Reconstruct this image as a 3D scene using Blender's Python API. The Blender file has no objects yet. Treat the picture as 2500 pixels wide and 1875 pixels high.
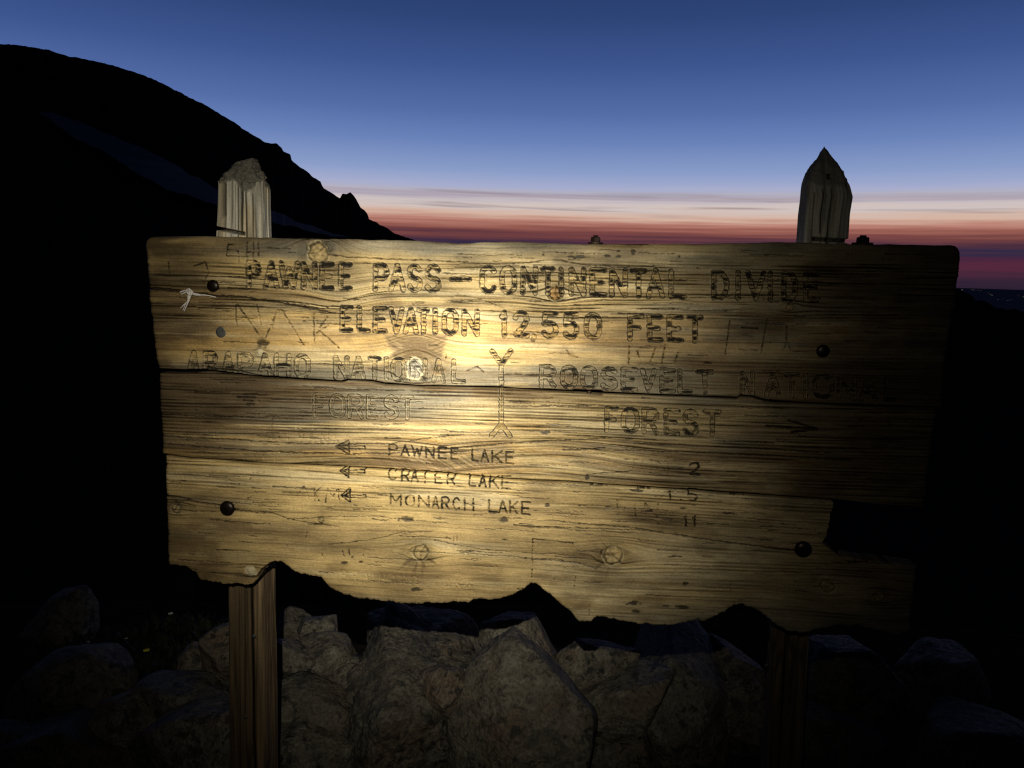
import bpy, bmesh, math, random
import numpy as np
from mathutils import Vector, Matrix

# ------------------------------------------------------------------ camera
sc = bpy.context.scene
COL = sc.collection
F, CX, CY = 1870.0, 1250.0, 937.5            # focal length and centre in photo pixels
PITCH, ROLL = math.radians(8.5), math.radians(1.5)
CAM = np.array([0.0, 0.0, 1.55])
FWD = np.array([0, math.cos(PITCH), -math.sin(PITCH)])
_r0 = np.array([1.0, 0, 0]); _u0 = np.array([0, math.sin(PITCH), math.cos(PITCH)])
RGT = math.cos(ROLL) * _r0 + math.sin(ROLL) * _u0
UPV = -math.sin(ROLL) * _r0 + math.cos(ROLL) * _u0
cam_d = bpy.data.cameras.new("camera")
cam = bpy.data.objects.new("camera", cam_d); COL.objects.link(cam)
cam.matrix_world = Matrix(((RGT[0], UPV[0], -FWD[0], CAM[0]), (RGT[1], UPV[1], -FWD[1], CAM[1]),
                           (RGT[2], UPV[2], -FWD[2], CAM[2]), (0, 0, 0, 1)))
cam_d.sensor_width = 36.0; cam_d.lens = F / 2500.0 * 36.0
cam_d.clip_start = 0.02; cam_d.clip_end = 400000.0
sc.camera = cam
sc.view_settings.view_transform = 'Standard'; sc.view_settings.look = 'None'
sc.view_settings.exposure = 0.0; sc.view_settings.gamma = 1.0
sc.view_settings.use_curve_mapping = False
sc.cycles.filter_width = 1.25; sc.cycles.use_denoising = True; sc.cycles.denoising_prefilter = 'ACCURATE'

def ray(x, y):
    x = np.asarray(x, float); y = np.asarray(y, float)
    return (FWD + ((x - CX) / F)[..., None] * RGT - ((y - CY) / F)[..., None] * UPV)

def s2l(c):
    return tuple((v / 255 / 12.92) if v / 255 <= 0.04045 else ((v / 255 + 0.055) / 1.055) ** 2.4 for v in c)

# ------------------------------------------------------------------ world: twilight sky
world = bpy.data.worlds.new("World"); sc.world = world; world.use_nodes = True
nt = world.node_tree; N = nt.nodes; L = nt.links
N.clear()

def nd(tree, typ, **kw):
    n = tree.nodes.new(typ)
    for k, v in kw.items():
        if k == 'inp':
            for i, val in v.items():
                n.inputs[i].default_value = val
        else:
            setattr(n, k, v)
    return n

def mth(tree, op, a, b=None, c=None, clamp=False):
    n = tree.nodes.new('ShaderNodeMath'); n.operation = op; n.use_clamp = clamp
    for i, v in enumerate((a, b, c)):
        if v is None: continue
        if isinstance(v, (int, float)): n.inputs[i].default_value = v
        else: tree.links.new(v, n.inputs[i])
    return n.outputs[0]

tc = nd(nt, 'ShaderNodeTexCoord')
sep = nd(nt, 'ShaderNodeSeparateXYZ'); L.new(tc.outputs['Generated'], sep.inputs[0])
el = mth(nt, 'MULTIPLY', mth(nt, 'ARCSINE', sep.outputs[2]), 57.29578)          # degrees
# thin horizontal haze streaks shift the bands a little
cmb = nd(nt, 'ShaderNodeCombineXYZ')
L.new(mth(nt, 'MULTIPLY', sep.outputs[0], 1.6), cmb.inputs[0])
L.new(mth(nt, 'MULTIPLY', sep.outputs[1], 1.6), cmb.inputs[1])
L.new(mth(nt, 'MULTIPLY', el, 2.2), cmb.inputs[2])
nz = nd(nt, 'ShaderNodeTexNoise', inp={'Scale': 1.0, 'Detail': 4.0, 'Roughness': 0.55})
L.new(cmb.outputs[0], nz.inputs['Vector'])
cmb2 = nd(nt, 'ShaderNodeCombineXYZ')
L.new(mth(nt, 'MULTIPLY', sep.outputs[0], 5.0), cmb2.inputs[0])
L.new(mth(nt, 'MULTIPLY', sep.outputs[1], 3.0), cmb2.inputs[1])
L.new(mth(nt, 'MULTIPLY', el, 3.6), cmb2.inputs[2])
nz2 = nd(nt, 'ShaderNodeTexNoise', inp={'Scale': 1.0, 'Detail': 5.0, 'Roughness': 0.6})
L.new(cmb2.outputs[0], nz2.inputs['Vector'])
win = mth(nt, 'MULTIPLY', mth(nt, 'SMOOTH_MIN', 1.0, mth(nt, 'MAXIMUM', 0.0, mth(nt, 'DIVIDE', mth(nt, 'SUBTRACT', 7.0, el), 2.0)), 0.2), 1.0)
shift = mth(nt, 'MULTIPLY', mth(nt, 'ADD', mth(nt, 'MULTIPLY', mth(nt, 'SUBTRACT', nz.outputs[0], 0.5), 1.1),
                                mth(nt, 'MULTIPLY', mth(nt, 'SUBTRACT', nz2.outputs[0], 0.5), 1.1)), win)
el2 = mth(nt, 'ADD', el, shift)
LO, HI = -1.0, 21.0
fac = mth(nt, 'DIVIDE', mth(nt, 'SUBTRACT', el2, LO), HI - LO, clamp=True)
ramp = nd(nt, 'ShaderNodeValToRGB'); L.new(fac, ramp.inputs[0])
SKY = [(-1.0, (30, 27, 46)), (0.1, (54, 36, 54)), (1.0, (84, 40, 60)), (1.4, (72, 38, 62)), (1.85, (48, 41, 68)), (2.2, (74, 46, 62)),
       (2.65, (116, 66, 65)), (3.1, (152, 94, 84)), (3.55, (186, 130, 116)), (3.95, (212, 178, 160)), (4.6, (208, 194, 190)), (5.0, (194, 184, 190)), (5.3, (172, 161, 174)),
       (5.55, (178, 176, 193)), (5.95, (165, 172, 205)), (7.0, (138, 157, 200)), (9.0, (106, 131, 185)), (11.0, (84, 109, 167)),
       (14.0, (61, 86, 143)), (17.0, (46, 69, 120)), (21.0, (35, 53, 97))]
cr = ramp.color_ramp
while len(cr.elements) > 1: cr.elements.remove(cr.elements[-1])
for i, (e, c) in enumerate(SKY):
    p = (e - LO) / (HI - LO)
    if i == 0: st = cr.elements[0]; st.position = p
    else: st = cr.elements.new(p)
    st.color = (*s2l(c), 1)
# the glow fades towards the zenith and away from the side where the sun went under
high = nd(nt, 'ShaderNodeMapRange', interpolation_type='SMOOTHSTEP', inp={1: 18.0, 2: 42.0, 3: 1.0, 4: 0.035}); L.new(el, high.inputs[0])
hor = mth(nt, 'SQRT', mth(nt, 'ADD', mth(nt, 'MULTIPLY', sep.outputs[0], sep.outputs[0]), mth(nt, 'MULTIPLY', sep.outputs[1], sep.outputs[1])))
caz = mth(nt, 'DIVIDE', sep.outputs[1], mth(nt, 'ADD', hor, 1e-4))
azf = nd(nt, 'ShaderNodeMapRange', interpolation_type='SMOOTHSTEP', inp={1: 0.0, 2: 0.86, 3: 0.03, 4: 1.0}); L.new(caz, azf.inputs[0])
strength = mth(nt, 'MULTIPLY', high.outputs[0], azf.outputs[0])
cmb3 = nd(nt, 'ShaderNodeCombineXYZ')
tilt = mth(nt, 'ADD', el, mth(nt, 'MULTIPLY', sep.outputs[0], 0.9))
L.new(mth(nt, 'MULTIPLY', sep.outputs[0], 3.4), cmb3.inputs[0]); L.new(mth(nt, 'MULTIPLY', sep.outputs[1], 1.1), cmb3.inputs[1]); L.new(mth(nt, 'MULTIPLY', tilt, 2.1), cmb3.inputs[2])
nz3 = nd(nt, 'ShaderNodeTexNoise', inp={'Scale': 1.0, 'Detail': 3.0, 'Roughness': 0.5}); L.new(cmb3.outputs[0], nz3.inputs['Vector'])
sa = nd(nt, 'ShaderNodeMapRange', interpolation_type='SMOOTHSTEP', inp={1: 0.52, 2: 0.72, 3: 0.0, 4: 1.0}); L.new(nz3.outputs[0], sa.inputs[0])
sw1 = nd(nt, 'ShaderNodeMapRange', interpolation_type='SMOOTHSTEP', inp={1: 3.2, 2: 4.8, 3: 0.0, 4: 1.0}); L.new(el, sw1.inputs[0])
sw2 = nd(nt, 'ShaderNodeMapRange', interpolation_type='SMOOTHSTEP', inp={1: 5.0, 2: 5.9, 3: 1.0, 4: 0.0}); L.new(el, sw2.inputs[0])
streak = mth(nt, 'MULTIPLY', mth(nt, 'MULTIPLY', sa.outputs[0], sw1.outputs[0]), mth(nt, 'MULTIPLY', sw2.outputs[0], 0.75))
skm = nd(nt, 'ShaderNodeMix', data_type='RGBA', blend_type='MIX'); L.new(streak, skm.inputs['Factor']); L.new(ramp.outputs[0], skm.inputs['A']); skm.inputs['B'].default_value = (*s2l((126, 112, 122)), 1)
bg = nd(nt, 'ShaderNodeBackground'); L.new(skm.outputs['Result'], bg.inputs[0]); L.new(strength, bg.inputs[1])
wo = nd(nt, 'ShaderNodeOutputWorld'); L.new(bg.outputs[0], wo.inputs[0])

# ------------------------------------------------------------------ the photographer's head torch
LAMP_POS = CAM + np.array([-0.05, -0.06, 0.25])
LAMP_AIM_PX = (1070, 945)
LAMP_W = 690.0
BEAM = [(0, 1.0), (3, .82), (6, .53), (9, .345), (12, .228), (15, .145), (18, .086), (20, .056), (22, .034), (24, .0195), (26, .0108), (28, .0062), (31, .0032), (36, .0014), (45, .0005), (60, .0)]
lamp_d = bpy.data.lights.new("head_torch", 'SPOT')
lamp = bpy.data.objects.new("head_torch", lamp_d); COL.objects.link(lamp)
lamp_d.energy = LAMP_W; lamp_d.color = (1.0, 0.957, 0.79)
lamp_d.shadow_soft_size = 0.007; lamp_d.spot_size = math.radians(125); lamp_d.spot_blend = 0.3
_aim = CAM + ray(*LAMP_AIM_PX) * 1.5
lamp.location = LAMP_POS
lamp.rotation_euler = Vector(_aim - LAMP_POS).to_track_quat('-Z', 'Y').to_euler()
lamp_d.use_nodes = True
lt = lamp_d.node_tree; lt.nodes.clear()
ltc = nd(lt, 'ShaderNodeTexCoord'); lsp = nd(lt, 'ShaderNodeSeparateXYZ'); lt.links.new(ltc.outputs['Normal'], lsp.inputs[0])
ang = mth(lt, 'MULTIPLY', mth(lt, 'ARCCOSINE', mth(lt, 'ABSOLUTE', lsp.outputs[2])), 57.29578)
lfac = mth(lt, 'DIVIDE', ang, 60.0, clamp=True)
lcv = nd(lt, 'ShaderNodeFloatCurve'); lt.links.new(lfac, lcv.inputs['Value'])
cv = lcv.mapping.curves[0]
for i, (a, v) in enumerate(BEAM):
    if i == 0: cv.points[0].location = (a / 60, v)
    elif i == len(BEAM) - 1: cv.points[len(cv.points) - 1].location = (a / 60, v)
    else: cv.points.new(a / 60, v)
lcv.mapping.update()
lem = nd(lt, 'ShaderNodeEmission'); lt.links.new(lcv.outputs[0], lem.inputs['Strength'])
lou = nd(lt, 'ShaderNodeOutputLight'); lt.links.new(lem.outputs[0], lou.inputs[0])

# ------------------------------------------------------------------ helpers
RNG = np.random.default_rng(7)
_lat2 = RNG.random((256, 256)); _lat3 = RNG.random((64, 64, 64))

def noise2(x, y, seed=0):
    x = np.asarray(x, float) + seed * 17.31; y = np.asarray(y, float) + seed * 7.77
    xi = np.floor(x).astype(int); yi = np.floor(y).astype(int)
    fx = x - xi; fy = y - yi
    fx = fx * fx * (3 - 2 * fx); fy = fy * fy * (3 - 2 * fy)
    g = lambda a, b: _lat2[a & 255, b & 255]
    return (g(xi, yi) * (1 - fx) + g(xi + 1, yi) * fx) * (1 - fy) + (g(xi, yi + 1) * (1 - fx) + g(xi + 1, yi + 1) * fx) * fy

def fbm2(x, y, oct=4, seed=0):
    s = 0; a = 1; t = 0
    for o in range(oct):
        s = s + a * noise2(x * 2 ** o, y * 2 ** o, seed + o * 3); t += a; a *= 0.5
    return s / t

def noise3(p, seed=0):
    p = p + seed * 5.37
    i = np.floor(p).astype(int); f = p - i; f = f * f * (3 - 2 * f)
    r = 0
    for dx in (0, 1):
        for dy in (0, 1):
            for dz in (0, 1):
                w = (f[:, 0] if dx else 1 - f[:, 0]) * (f[:, 1] if dy else 1 - f[:, 1]) * (f[:, 2] if dz else 1 - f[:, 2])
                r = r + w * _lat3[(i[:, 0] + dx) & 63, (i[:, 1] + dy) & 63, (i[:, 2] + dz) & 63]
    return r

def fbm3(p, oct=4, seed=0):
    s = 0; a = 1; t = 0
    for o in range(oct):
        s = s + a * noise3(p * 2 ** o, seed + o); t += a; a *= 0.5
    return s / t

def smooth(a, b, x):
    t = np.clip((x - a) / (b - a), 0, 1); return t * t * (3 - 2 * t)

def mesh_obj(name, verts, quads, mat, parent=None, smoothed=True, attrs=None, tris=None):
    me = bpy.data.meshes.new(name)
    verts = np.asarray(verts, np.float32); quads = np.asarray(quads, np.int32).reshape(-1, 4)
    nq = len(quads); tr = np.asarray(tris if tris is not None else [], np.int32).reshape(-1, 3)
    me.vertices.add(len(verts)); me.vertices.foreach_set('co', verts.ravel())
    loops = np.concatenate([quads.ravel(), tr.ravel()])
    me.loops.add(len(loops)); me.loops.foreach_set('vertex_index', loops)
    me.polygons.add(nq + len(tr))
    me.polygons.foreach_set('loop_start', np.concatenate([np.arange(nq) * 4, nq * 4 + np.arange(len(tr)) * 3]).astype(np.int32))
    me.update(calc_edges=True)
    if smoothed:
        me.polygons.foreach_set('use_smooth', np.ones(len(me.polygons), bool))
    if attrs:
        for k, v in attrs.items():
            v = np.asarray(v, np.float32)
            if v.ndim == 2:
                a = me.attributes.new(k, 'FLOAT_COLOR', 'POINT')
                a.data.foreach_set('color', np.concatenate([v, np.ones((len(v), 1), np.float32)], 1).ravel())
            else:
                a = me.attributes.new(k, 'FLOAT', 'POINT'); a.data.foreach_set('value', v)
    me.validate(clean_customdata=False)
    me.materials.append(mat)
    o = bpy.data.objects.new(name, me); COL.objects.link(o)
    if parent is not None: o.parent = parent
    return o

def bm_obj(name, bm, mat, parent=None, smoothed=False):
    me = bpy.data.meshes.new(name); bm.normal_update(); bm.to_mesh(me); bm.free()
    if smoothed: me.polygons.foreach_set('use_smooth', np.ones(len(me.polygons), bool))
    me.materials.append(mat)
    o = bpy.data.objects.new(name, me); COL.objects.link(o)
    if parent is not None: o.parent = parent
    return o

def tag(o, label=None, cat=None, group=None, kind=None):
    if label: o['label'] = label
    if cat: o['category'] = cat
    if group: o['group'] = group
    if kind: o['kind'] = kind
    return o

def new_mat(name):
    m = bpy.data.materials.new(name); m.use_nodes = True
    t = m.node_tree; b = t.nodes['Principled BSDF']
    return m, t, b

def mixc(t, fac, a, b, mode='MIX'):
    n = t.nodes.new('ShaderNodeMix'); n.data_type = 'RGBA'; n.blend_type = mode
    for s, v in ((n.inputs['Factor'], fac), (n.inputs['A'], a), (n.inputs['B'], b)):
        if isinstance(v, (int, float)): s.default_value = v
        elif isinstance(v, tuple): s.default_value = (*v, 1) if len(v) == 3 else v
        else: t.links.new(v, s)
    return n.outputs['Result']

def noise_node(t, scale, detail=4.0, rough=0.55, vec=None, dist=0.0):
    n = nd(t, 'ShaderNodeTexNoise', inp={'Scale': scale, 'Detail': detail, 'Roughness': rough, 'Distortion': dist})
    if vec is not None: t.links.new(vec, n.inputs['Vector'])
    return n

def ramp_node(t, fac, stops):
    r = nd(t, 'ShaderNodeValToRGB'); t.links.new(fac, r.inputs[0])
    e = r.color_ramp.elements
    while len(e) > 1: e.remove(e[-1])
    for i, (p, c) in enumerate(stops):
        s = e[0] if i == 0 else e.new(p)
        s.position = p; s.color = (*c, 1) if len(c) == 3 else c
    return r.outputs[0]

# ------------------------------------------------------------------ materials
def wood_material(name, sx, sz, rough):
    m, t, b = new_mat(name)
    at = nd(t, 'ShaderNodeAttribute', attribute_name='wood')
    tcx = nd(t, 'ShaderNodeTexCoord')
    mp = nd(t, 'ShaderNodeMapping', inp={'Scale': (sx, sx, sz)}); t.links.new(tcx.outputs['Object'], mp.inputs[0])
    f1 = noise_node(t, 1.0, 5, 0.65, mp.outputs[0])
    v = ramp_node(t, f1.outputs[0], [(0.25, (0.82,) * 3), (0.5, (1.0,) * 3), (0.75, (1.1,) * 3)])
    c = mixc(t, 1.0, at.outputs['Color'], v, 'MULTIPLY')
    f2 = noise_node(t, 230, 3, 0.7, tcx.outputs['Object'])
    v2 = ramp_node(t, f2.outputs[0], [(0.3, (0.84,) * 3), (0.7, (1.12,) * 3)])
    c = mixc(t, 1.0, c, v2, 'MULTIPLY')
    t.links.new(c, b.inputs['Base Color'])
    gl = nd(t, 'ShaderNodeAttribute', attribute_name='dull')
    rr = mth(t, 'ADD', mth(t, 'MULTIPLY', gl.outputs['Fac'], 0.35), mth(t, 'ADD', mth(t, 'MULTIPLY', f2.outputs[0], 0.2), rough))
    t.links.new(rr, b.inputs['Roughness'])
    t.links.new(mth(t, 'MULTIPLY', mth(t, 'SUBTRACT', 1.0, gl.outputs['Fac'], clamp=True), 0.32), b.inputs['Specular IOR Level'])
    bp = nd(t, 'ShaderNodeBump', inp={'Strength': 0.8, 'Distance': 0.0018})
    t.links.new(mth(t, 'ADD', f1.outputs[0], mth(t, 'MULTIPLY', f2.outputs[0], 0.5)), bp.inputs['Height'])
    t.links.new(bp.outputs[0], b.inputs['Normal'])
    return m
M_plank = wood_material('weathered_pine', 14, 420, 0.36)
M_post = wood_material('weathered_post', 420, 12, 0.5)

def iron(name, col, rough):
    m, t, b = new_mat(name)
    tcx = nd(t, 'ShaderNodeTexCoord'); n = noise_node(t, 90, 4, 0.6, tcx.outputs['Object'])
    t.links.new(ramp_node(t, n.outputs[0], [(0.3, tuple(v * 0.5 for v in col)), (0.6, col), (0.8, (col[0] * 2.2, col[1] * 1.4, col[2] * 1.0))]), b.inputs['Base Color'])
    b.inputs['Metallic'].default_value = 0.7; b.inputs['Roughness'].default_value = rough
    bp = nd(t, 'ShaderNodeBump', inp={'Strength': 0.4, 'Distance': 0.001}); t.links.new(n.outputs[0], bp.inputs['Height']); t.links.new(bp.outputs[0], b.inputs['Normal'])
    return m
M_iron = iron('dark_bolt_iron', (0.016, 0.0105, 0.008), 0.36)
M_rust = iron('rusty_nut_iron', (0.04, 0.022, 0.016), 0.6)
M_plug = iron('grey_washer_steel', (0.10, 0.10, 0.095), 0.55)

def rock_material():
    m, t, b = new_mat('granite')
    tcx = nd(t, 'ShaderNodeTexCoord'); oi = nd(t, 'ShaderNodeObjectInfo')
    off = nd(t, 'ShaderNodeVectorMath', operation='ADD'); t.links.new(tcx.outputs['Object'], off.inputs[0])
    sc_ = nd(t, 'ShaderNodeVectorMath', operation='SCALE'); sc_.inputs[0].default_value = (13, 7, 5); t.links.new(oi.outputs['Random'], sc_.inputs['Scale'])
    t.links.new(sc_.outputs[0], off.inputs[1]); P = off.outputs[0]
    big = noise_node(t, 4.5, 5, 0.6, P); mid = noise_node(t, 22, 5, 0.65, P); fine = noise_node(t, 190, 3, 0.7, P)
    base = ramp_node(t, mid.outputs[0], [(0.28, (0.062, 0.052, 0.039)), (0.48, (0.122, 0.105, 0.080)), (0.62, (0.165, 0.144, 0.111)), (0.8, (0.24, 0.213, 0.172))])
    red = ramp_node(t, big.outputs[0], [(0.5, (0, 0, 0)), (0.64, (1, 1, 1))])
    base = mixc(t, mth(t, 'MULTIPLY', red, 0.6), base, (0.13, 0.083, 0.052))
    lich = noise_node(t, 38, 4, 0.7, P, 0.4); lw = noise_node(t, 6, 3, 0.6, P)
    lm = mth(t, 'MULTIPLY', ramp_node(t, lich.outputs[0], [(0.50, (0, 0, 0)), (0.60, (1, 1, 1))]), ramp_node(t, lw.outputs[0], [(0.34, (0.15,) * 3), (0.54, (1, 1, 1))]))
    base = mixc(t, mth(t, 'MULTIPLY', lm, 0.95), base, (0.022, 0.021, 0.016))
    grain = noise_node(t, 120, 2, 0.6, P)
    sp = ramp_node(t, grain.outputs[0], [(0.28, (0.45,) * 3), (0.5, (1.0,) * 3), (0.72, (1.5,) * 3)])
    c = mixc(t, 0.8, base, sp, 'MULTIPLY')
    tone = nd(t, 'ShaderNodeMapRange', inp={3: 0.72, 4: 1.15}); t.links.new(oi.outputs['Random'], tone.inputs[0])
    c = mixc(t, 1.0, c, tone.outputs[0], 'MULTIPLY')
    t.links.new(c, b.inputs['Base Color'])
    b.inputs['Roughness'].default_value = 0.72; b.inputs['Specular IOR Level'].default_value = 0.4
    h = mth(t, 'ADD', mth(t, 'MULTIPLY', mid.outputs[0], 1.2), mth(t, 'MULTIPLY', grain.outputs[0], 0.22))
    bp = nd(t, 'ShaderNodeBump', inp={'Strength': 1.0, 'Distance': 0.018}); t.links.new(h, bp.inputs['Height'])
    t.links.new(bp.outputs[0], b.inputs['Normal'])
    return m
M_rock = rock_material()

def simple_noise_mat(name, c0, c1, scale, rough=0.9, bump=0.0, spec=0.2):
    m, t, b = new_mat(name); tcx = nd(t, 'ShaderNodeTexCoord')
    n = noise_node(t, scale, 6, 0.65, tcx.outputs['Object'])
    t.links.new(ramp_node(t, n.outputs[0], [(0.3, c0), (0.7, c1)]), b.inputs['Base Color'])
    b.inputs['Roughness'].default_value = rough; b.inputs['Specular IOR Level'].default_value = spec
    if bump:
        bp = nd(t, 'ShaderNodeBump', inp={'Strength': 1.0, 'Distance': bump}); t.links.new(n.outputs[0], bp.inputs['Height']); t.links.new(bp.outputs[0], b.inputs['Normal'])
    return m
M_ground = simple_noise_mat('dark_soil', (0.016, 0.014, 0.011), (0.045, 0.038, 0.028), 7, 1.0, 0.03, 0.0)
M_hill = simple_noise_mat('dark_scree', (0.018, 0.018, 0.018), (0.045, 0.043, 0.04), 0.08, 1.0, 0, 0.0)
M_snow = simple_noise_mat('old_snow', (0.05, 0.053, 0.065), (0.13, 0.137, 0.16), 0.06, 0.9, 0, 0.1)
M_plain = simple_noise_mat('far_plain', (0.20, 0.22, 0.27), (0.30, 0.31, 0.34), 0.0003, 1.0, 0, 0.0)
M_cord = simple_noise_mat('white_twine', (0.45, 0.40, 0.36), (0.70, 0.64, 0.60), 200, 0.8, 0.0008)
M_leaf = simple_noise_mat('tundra_leaf', (0.010, 0.014, 0.006), (0.026, 0.032, 0.012), 40, 0.7)
M_yellow = simple_noise_mat('yellow_petal', (0.75, 0.62, 0.03), (0.85, 0.75, 0.08), 60, 0.6)
M_white = simple_noise_mat('white_petal', (0.6, 0.6, 0.55), (0.75, 0.75, 0.7), 60, 0.6)
M_light, _t, _b = new_mat('town_light')
_b.inputs['Emission Color'].default_value = (1.0, 0.80, 0.55, 1); _b.inputs['Emission Strength'].default_value = 0.26
_b.inputs['Base Color'].default_value = (0.1, 0.1, 0.1, 1)

# ------------------------------------------------------------------ terrain: mountain shoulder, saddle, right slope
SKYL = [(-2600, 330), (-1600, 210), (-700, 120), (-250, 100), (0, 107), (60, 112), (119, 122), (140, 130), (164, 137), (210, 144), (249, 153), (300, 167), (348, 182), (390, 200), (423, 217), (460, 236), (497, 254), (535, 277),
        (572, 299), (610, 325), (646, 347), (660, 350), (676, 350), (689, 362), (691, 369), (709, 376), (712, 390), (716, 396), (735, 409), (756, 424), (770, 436), (783, 443), (786, 452), (791, 459), (812, 472), (830, 484), (833, 477), (836, 471), (846, 474), (855, 469), (864, 478), (870, 487), (876, 499),
        (880, 506), (890, 513), (898, 523), (901, 536), (920, 544), (945, 557), (965, 570), (1012, 587), (1080, 611), (1200, 640), (1500, 672), (1900, 690), (2200, 694), (2339, 704), (2358, 714), (2372, 721),
        (2384, 734), (2399, 734), (2413, 738), (2431, 752), (2462, 756), (2476, 753), (2500, 761), (2600, 790), (2900, 850), (3600, 950), (5200, 1100)]
SKYL = np.array(SKYL, float)
def sky_y(x, jag=1.0):
    y = np.interp(x, SKYL[:, 0], SKYL[:, 1])
    return y + jag * (3.0 * (fbm2(x / 14.0, x * 0 + 3, 3, 5) - 0.5) + 1.6 * (noise2(x / 5.0, x * 0, 9) - 0.5))
def sky_d(x):
    return np.interp(x, [-2600, 0, 700, 1000, 1500, 2300, 2500, 5200], [240, 420, 300, 240, 170, 130, 150, 160])
D0, G0 = 5.0, -0.75
def hill_point(x, t):
    """x: azimuth given as photo column on the skyline, t: 0 near .. 1 crest"""
    xw = np.minimum(np.maximum(x, -1e9), 1e9); ys_ = sky_y(xw, t ** 60) * t ** 3 + (1 - t ** 3) * (sky_y(xw - 45, 0) + sky_y(xw - 20, 0) + sky_y(xw, 0) + sky_y(xw + 20, 0) + sky_y(xw + 45, 0)) / 5
    d = ray(x, ys_); hd = np.hypot(d[..., 0], d[..., 1]); ds = sky_d(x)
    ux, uy = d[..., 0] / hd, d[..., 1] / hd
    zs = CAM[2] + ds * d[..., 2] / hd
    dist = D0 + (ds - D0) * t
    z = G0 + (zs - G0) * t ** 1.25
    amp = np.clip(dist * 0.0008, 0, .1) * np.clip((1 - t) * 6, 0, 1)
    z = z + amp * (fbm2(ux * dist / 9, uy * dist / 9, 4, 2) - 0.5) * 2
    return np.stack([ux * dist, uy * dist, z], -1)
xs = np.concatenate([np.linspace(-2600, -60, 160), np.arange(-58, 1100, 2.2), np.linspace(1100, 2300, 110), np.arange(2302, 2520, 2.2), np.linspace(2522, 5200, 130)])
ts = np.concatenate([np.linspace(0, 1, 90) ** 1.5, [1.0]])
P = np.stack([hill_point(xs, np.full_like(xs, t)) for t in ts], 0)
for k, (dd, dz) in enumerate(((1.25, -0.10), (1.9, -0.55))):                # back of the crest falls away
    B = P[len(ts) - 1].copy(); h = np.hypot(B[:, 0], B[:, 1]); B2 = B.copy()
    B2[:, :2] *= dd; B2[:, 2] = B[:, 2] + h * dz
    P = np.concatenate([P, B2[None]], 0)
nr, nc = P.shape[:2]
idx = np.arange(nr * nc).reshape(nr, nc)
Q = np.stack([idx[:-1, :-1], idx[:-1, 1:], idx[1:, 1:], idx[1:, :-1]], -1).reshape(-1, 4)
tag(mesh_obj('mountain_slope', P.reshape(-1, 3), Q, M_hill), kind='structure')

def on_hill(x, y):
    """points of the hillside seen at photo positions (bisection over the slope)"""
    x = np.asarray(x, float); y = np.asarray(y, float); xs_ = x.copy()
    for it in range(4):
        lo, hi = np.full_like(x, .02), np.full_like(x, .995)
        for _ in range(24):
            mid = (lo + hi) / 2
            p = hill_point(xs_, mid) - CAM
            below = CY - F * (p @ UPV) / (p @ FWD) > y
            lo = np.where(below, mid, lo); hi = np.where(below, hi, mid)
        p = hill_point(xs_, lo) - CAM
        xs_ = xs_ + (x - (CX + F * (p @ RGT) / (p @ FWD)))
    return hill_point(xs_, lo)

def snow_patch(upper, lower, label):
    n, mrow = 90, 9
    ux = np.linspace(upper[0][0], upper[-1][0], n)
    up = np.interp(ux, *np.array(upper, float).T); lw = np.interp(ux, *np.array(lower, float).T)
    damp = np.minimum(1, (lw - up) / 15)
    up = up + (fbm2(ux / 30.0, ux * 0, 2, 31) - 0.5) * 12 * damp; lw = lw + (fbm2(ux / 26.0, ux * 0 + 9, 2, 37) - 0.5) * 14 * damp
    j = np.linspace(0, 1, mrow)[:, None]
    Y = up + (lw - up) * j; X = ux + 0 * j
    V = on_hill(X.ravel(), Y.ravel()).reshape(mrow, n, 3)
    e = np.minimum(np.minimum(np.arange(mrow), mrow - 1 - np.arange(mrow))[:, None], np.minimum(np.arange(n), n - 1 - np.arange(n))[None])
    V[..., 2] += .45
    ii = np.arange(n * mrow).reshape(mrow, n)
    q = np.stack([ii[:-1, :-1], ii[1:, :-1], ii[1:, 1:], ii[:-1, 1:]], -1).reshape(-1, 4)
    o = mesh_obj('snow_patch', V.reshape(-1, 3), q, M_snow)
    return tag(o, label, 'snow', kind='structure')
snow_patch([(95, 281), (130, 284), (180, 302), (250, 328), (320, 362), (400, 398), (470, 440), (530, 480), (600, 515), (650, 532)],
           [(95, 284), (130, 308), (180, 350), (250, 380), (320, 428), (400, 475), (470, 500), (530, 522), (600, 545), (650, 556)],
           'long dim blue snow patch on the dark slope left of the sign')
snow_patch([(662, 528), (720, 552), (790, 574), (850, 590)], [(662, 556), (720, 572), (790, 588), (850, 592)], 'small dim snow strip just right of the left post')

# ------------------------------------------------------------------ near ground, far plain, town lights
R_, A_ = 40, 96
V = []
for i in range(R_ + 1):
    r = 9.0 * (i / R_) ** 1.4 + 0.001
    for j in range(A_):
        a = 2 * math.pi * j / A_; V.append((r * math.cos(a), r * math.sin(a), 0))
V = np.array(V); rr = np.hypot(V[:, 0], V[:, 1])
V[:, 2] = 0.12 * (fbm2(V[:, 0] * 1.1 + 40, V[:, 1] * 1.1 + 40, 4, 4) - 0.5) - 0.9 * smooth(2.4, 6.0, V[:, 1]) - 0.25 * smooth(4, 9, rr)
V[:, 2] += 0.03 * (fbm2(V[:, 0] * 9 + 40, V[:, 1] * 9 + 40, 3, 8) - 0.5)
ii = np.arange((R_ + 1) * A_).reshape(R_ + 1, A_)
Q = np.stack([ii[:-1], np.roll(ii, -1, 1)[:-1], np.roll(ii, -1, 1)[1:], ii[1:]], -1).reshape(-1, 4)[:, ::-1]
tag(mesh_obj('ground', V, Q, M_ground), kind='structure')

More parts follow.
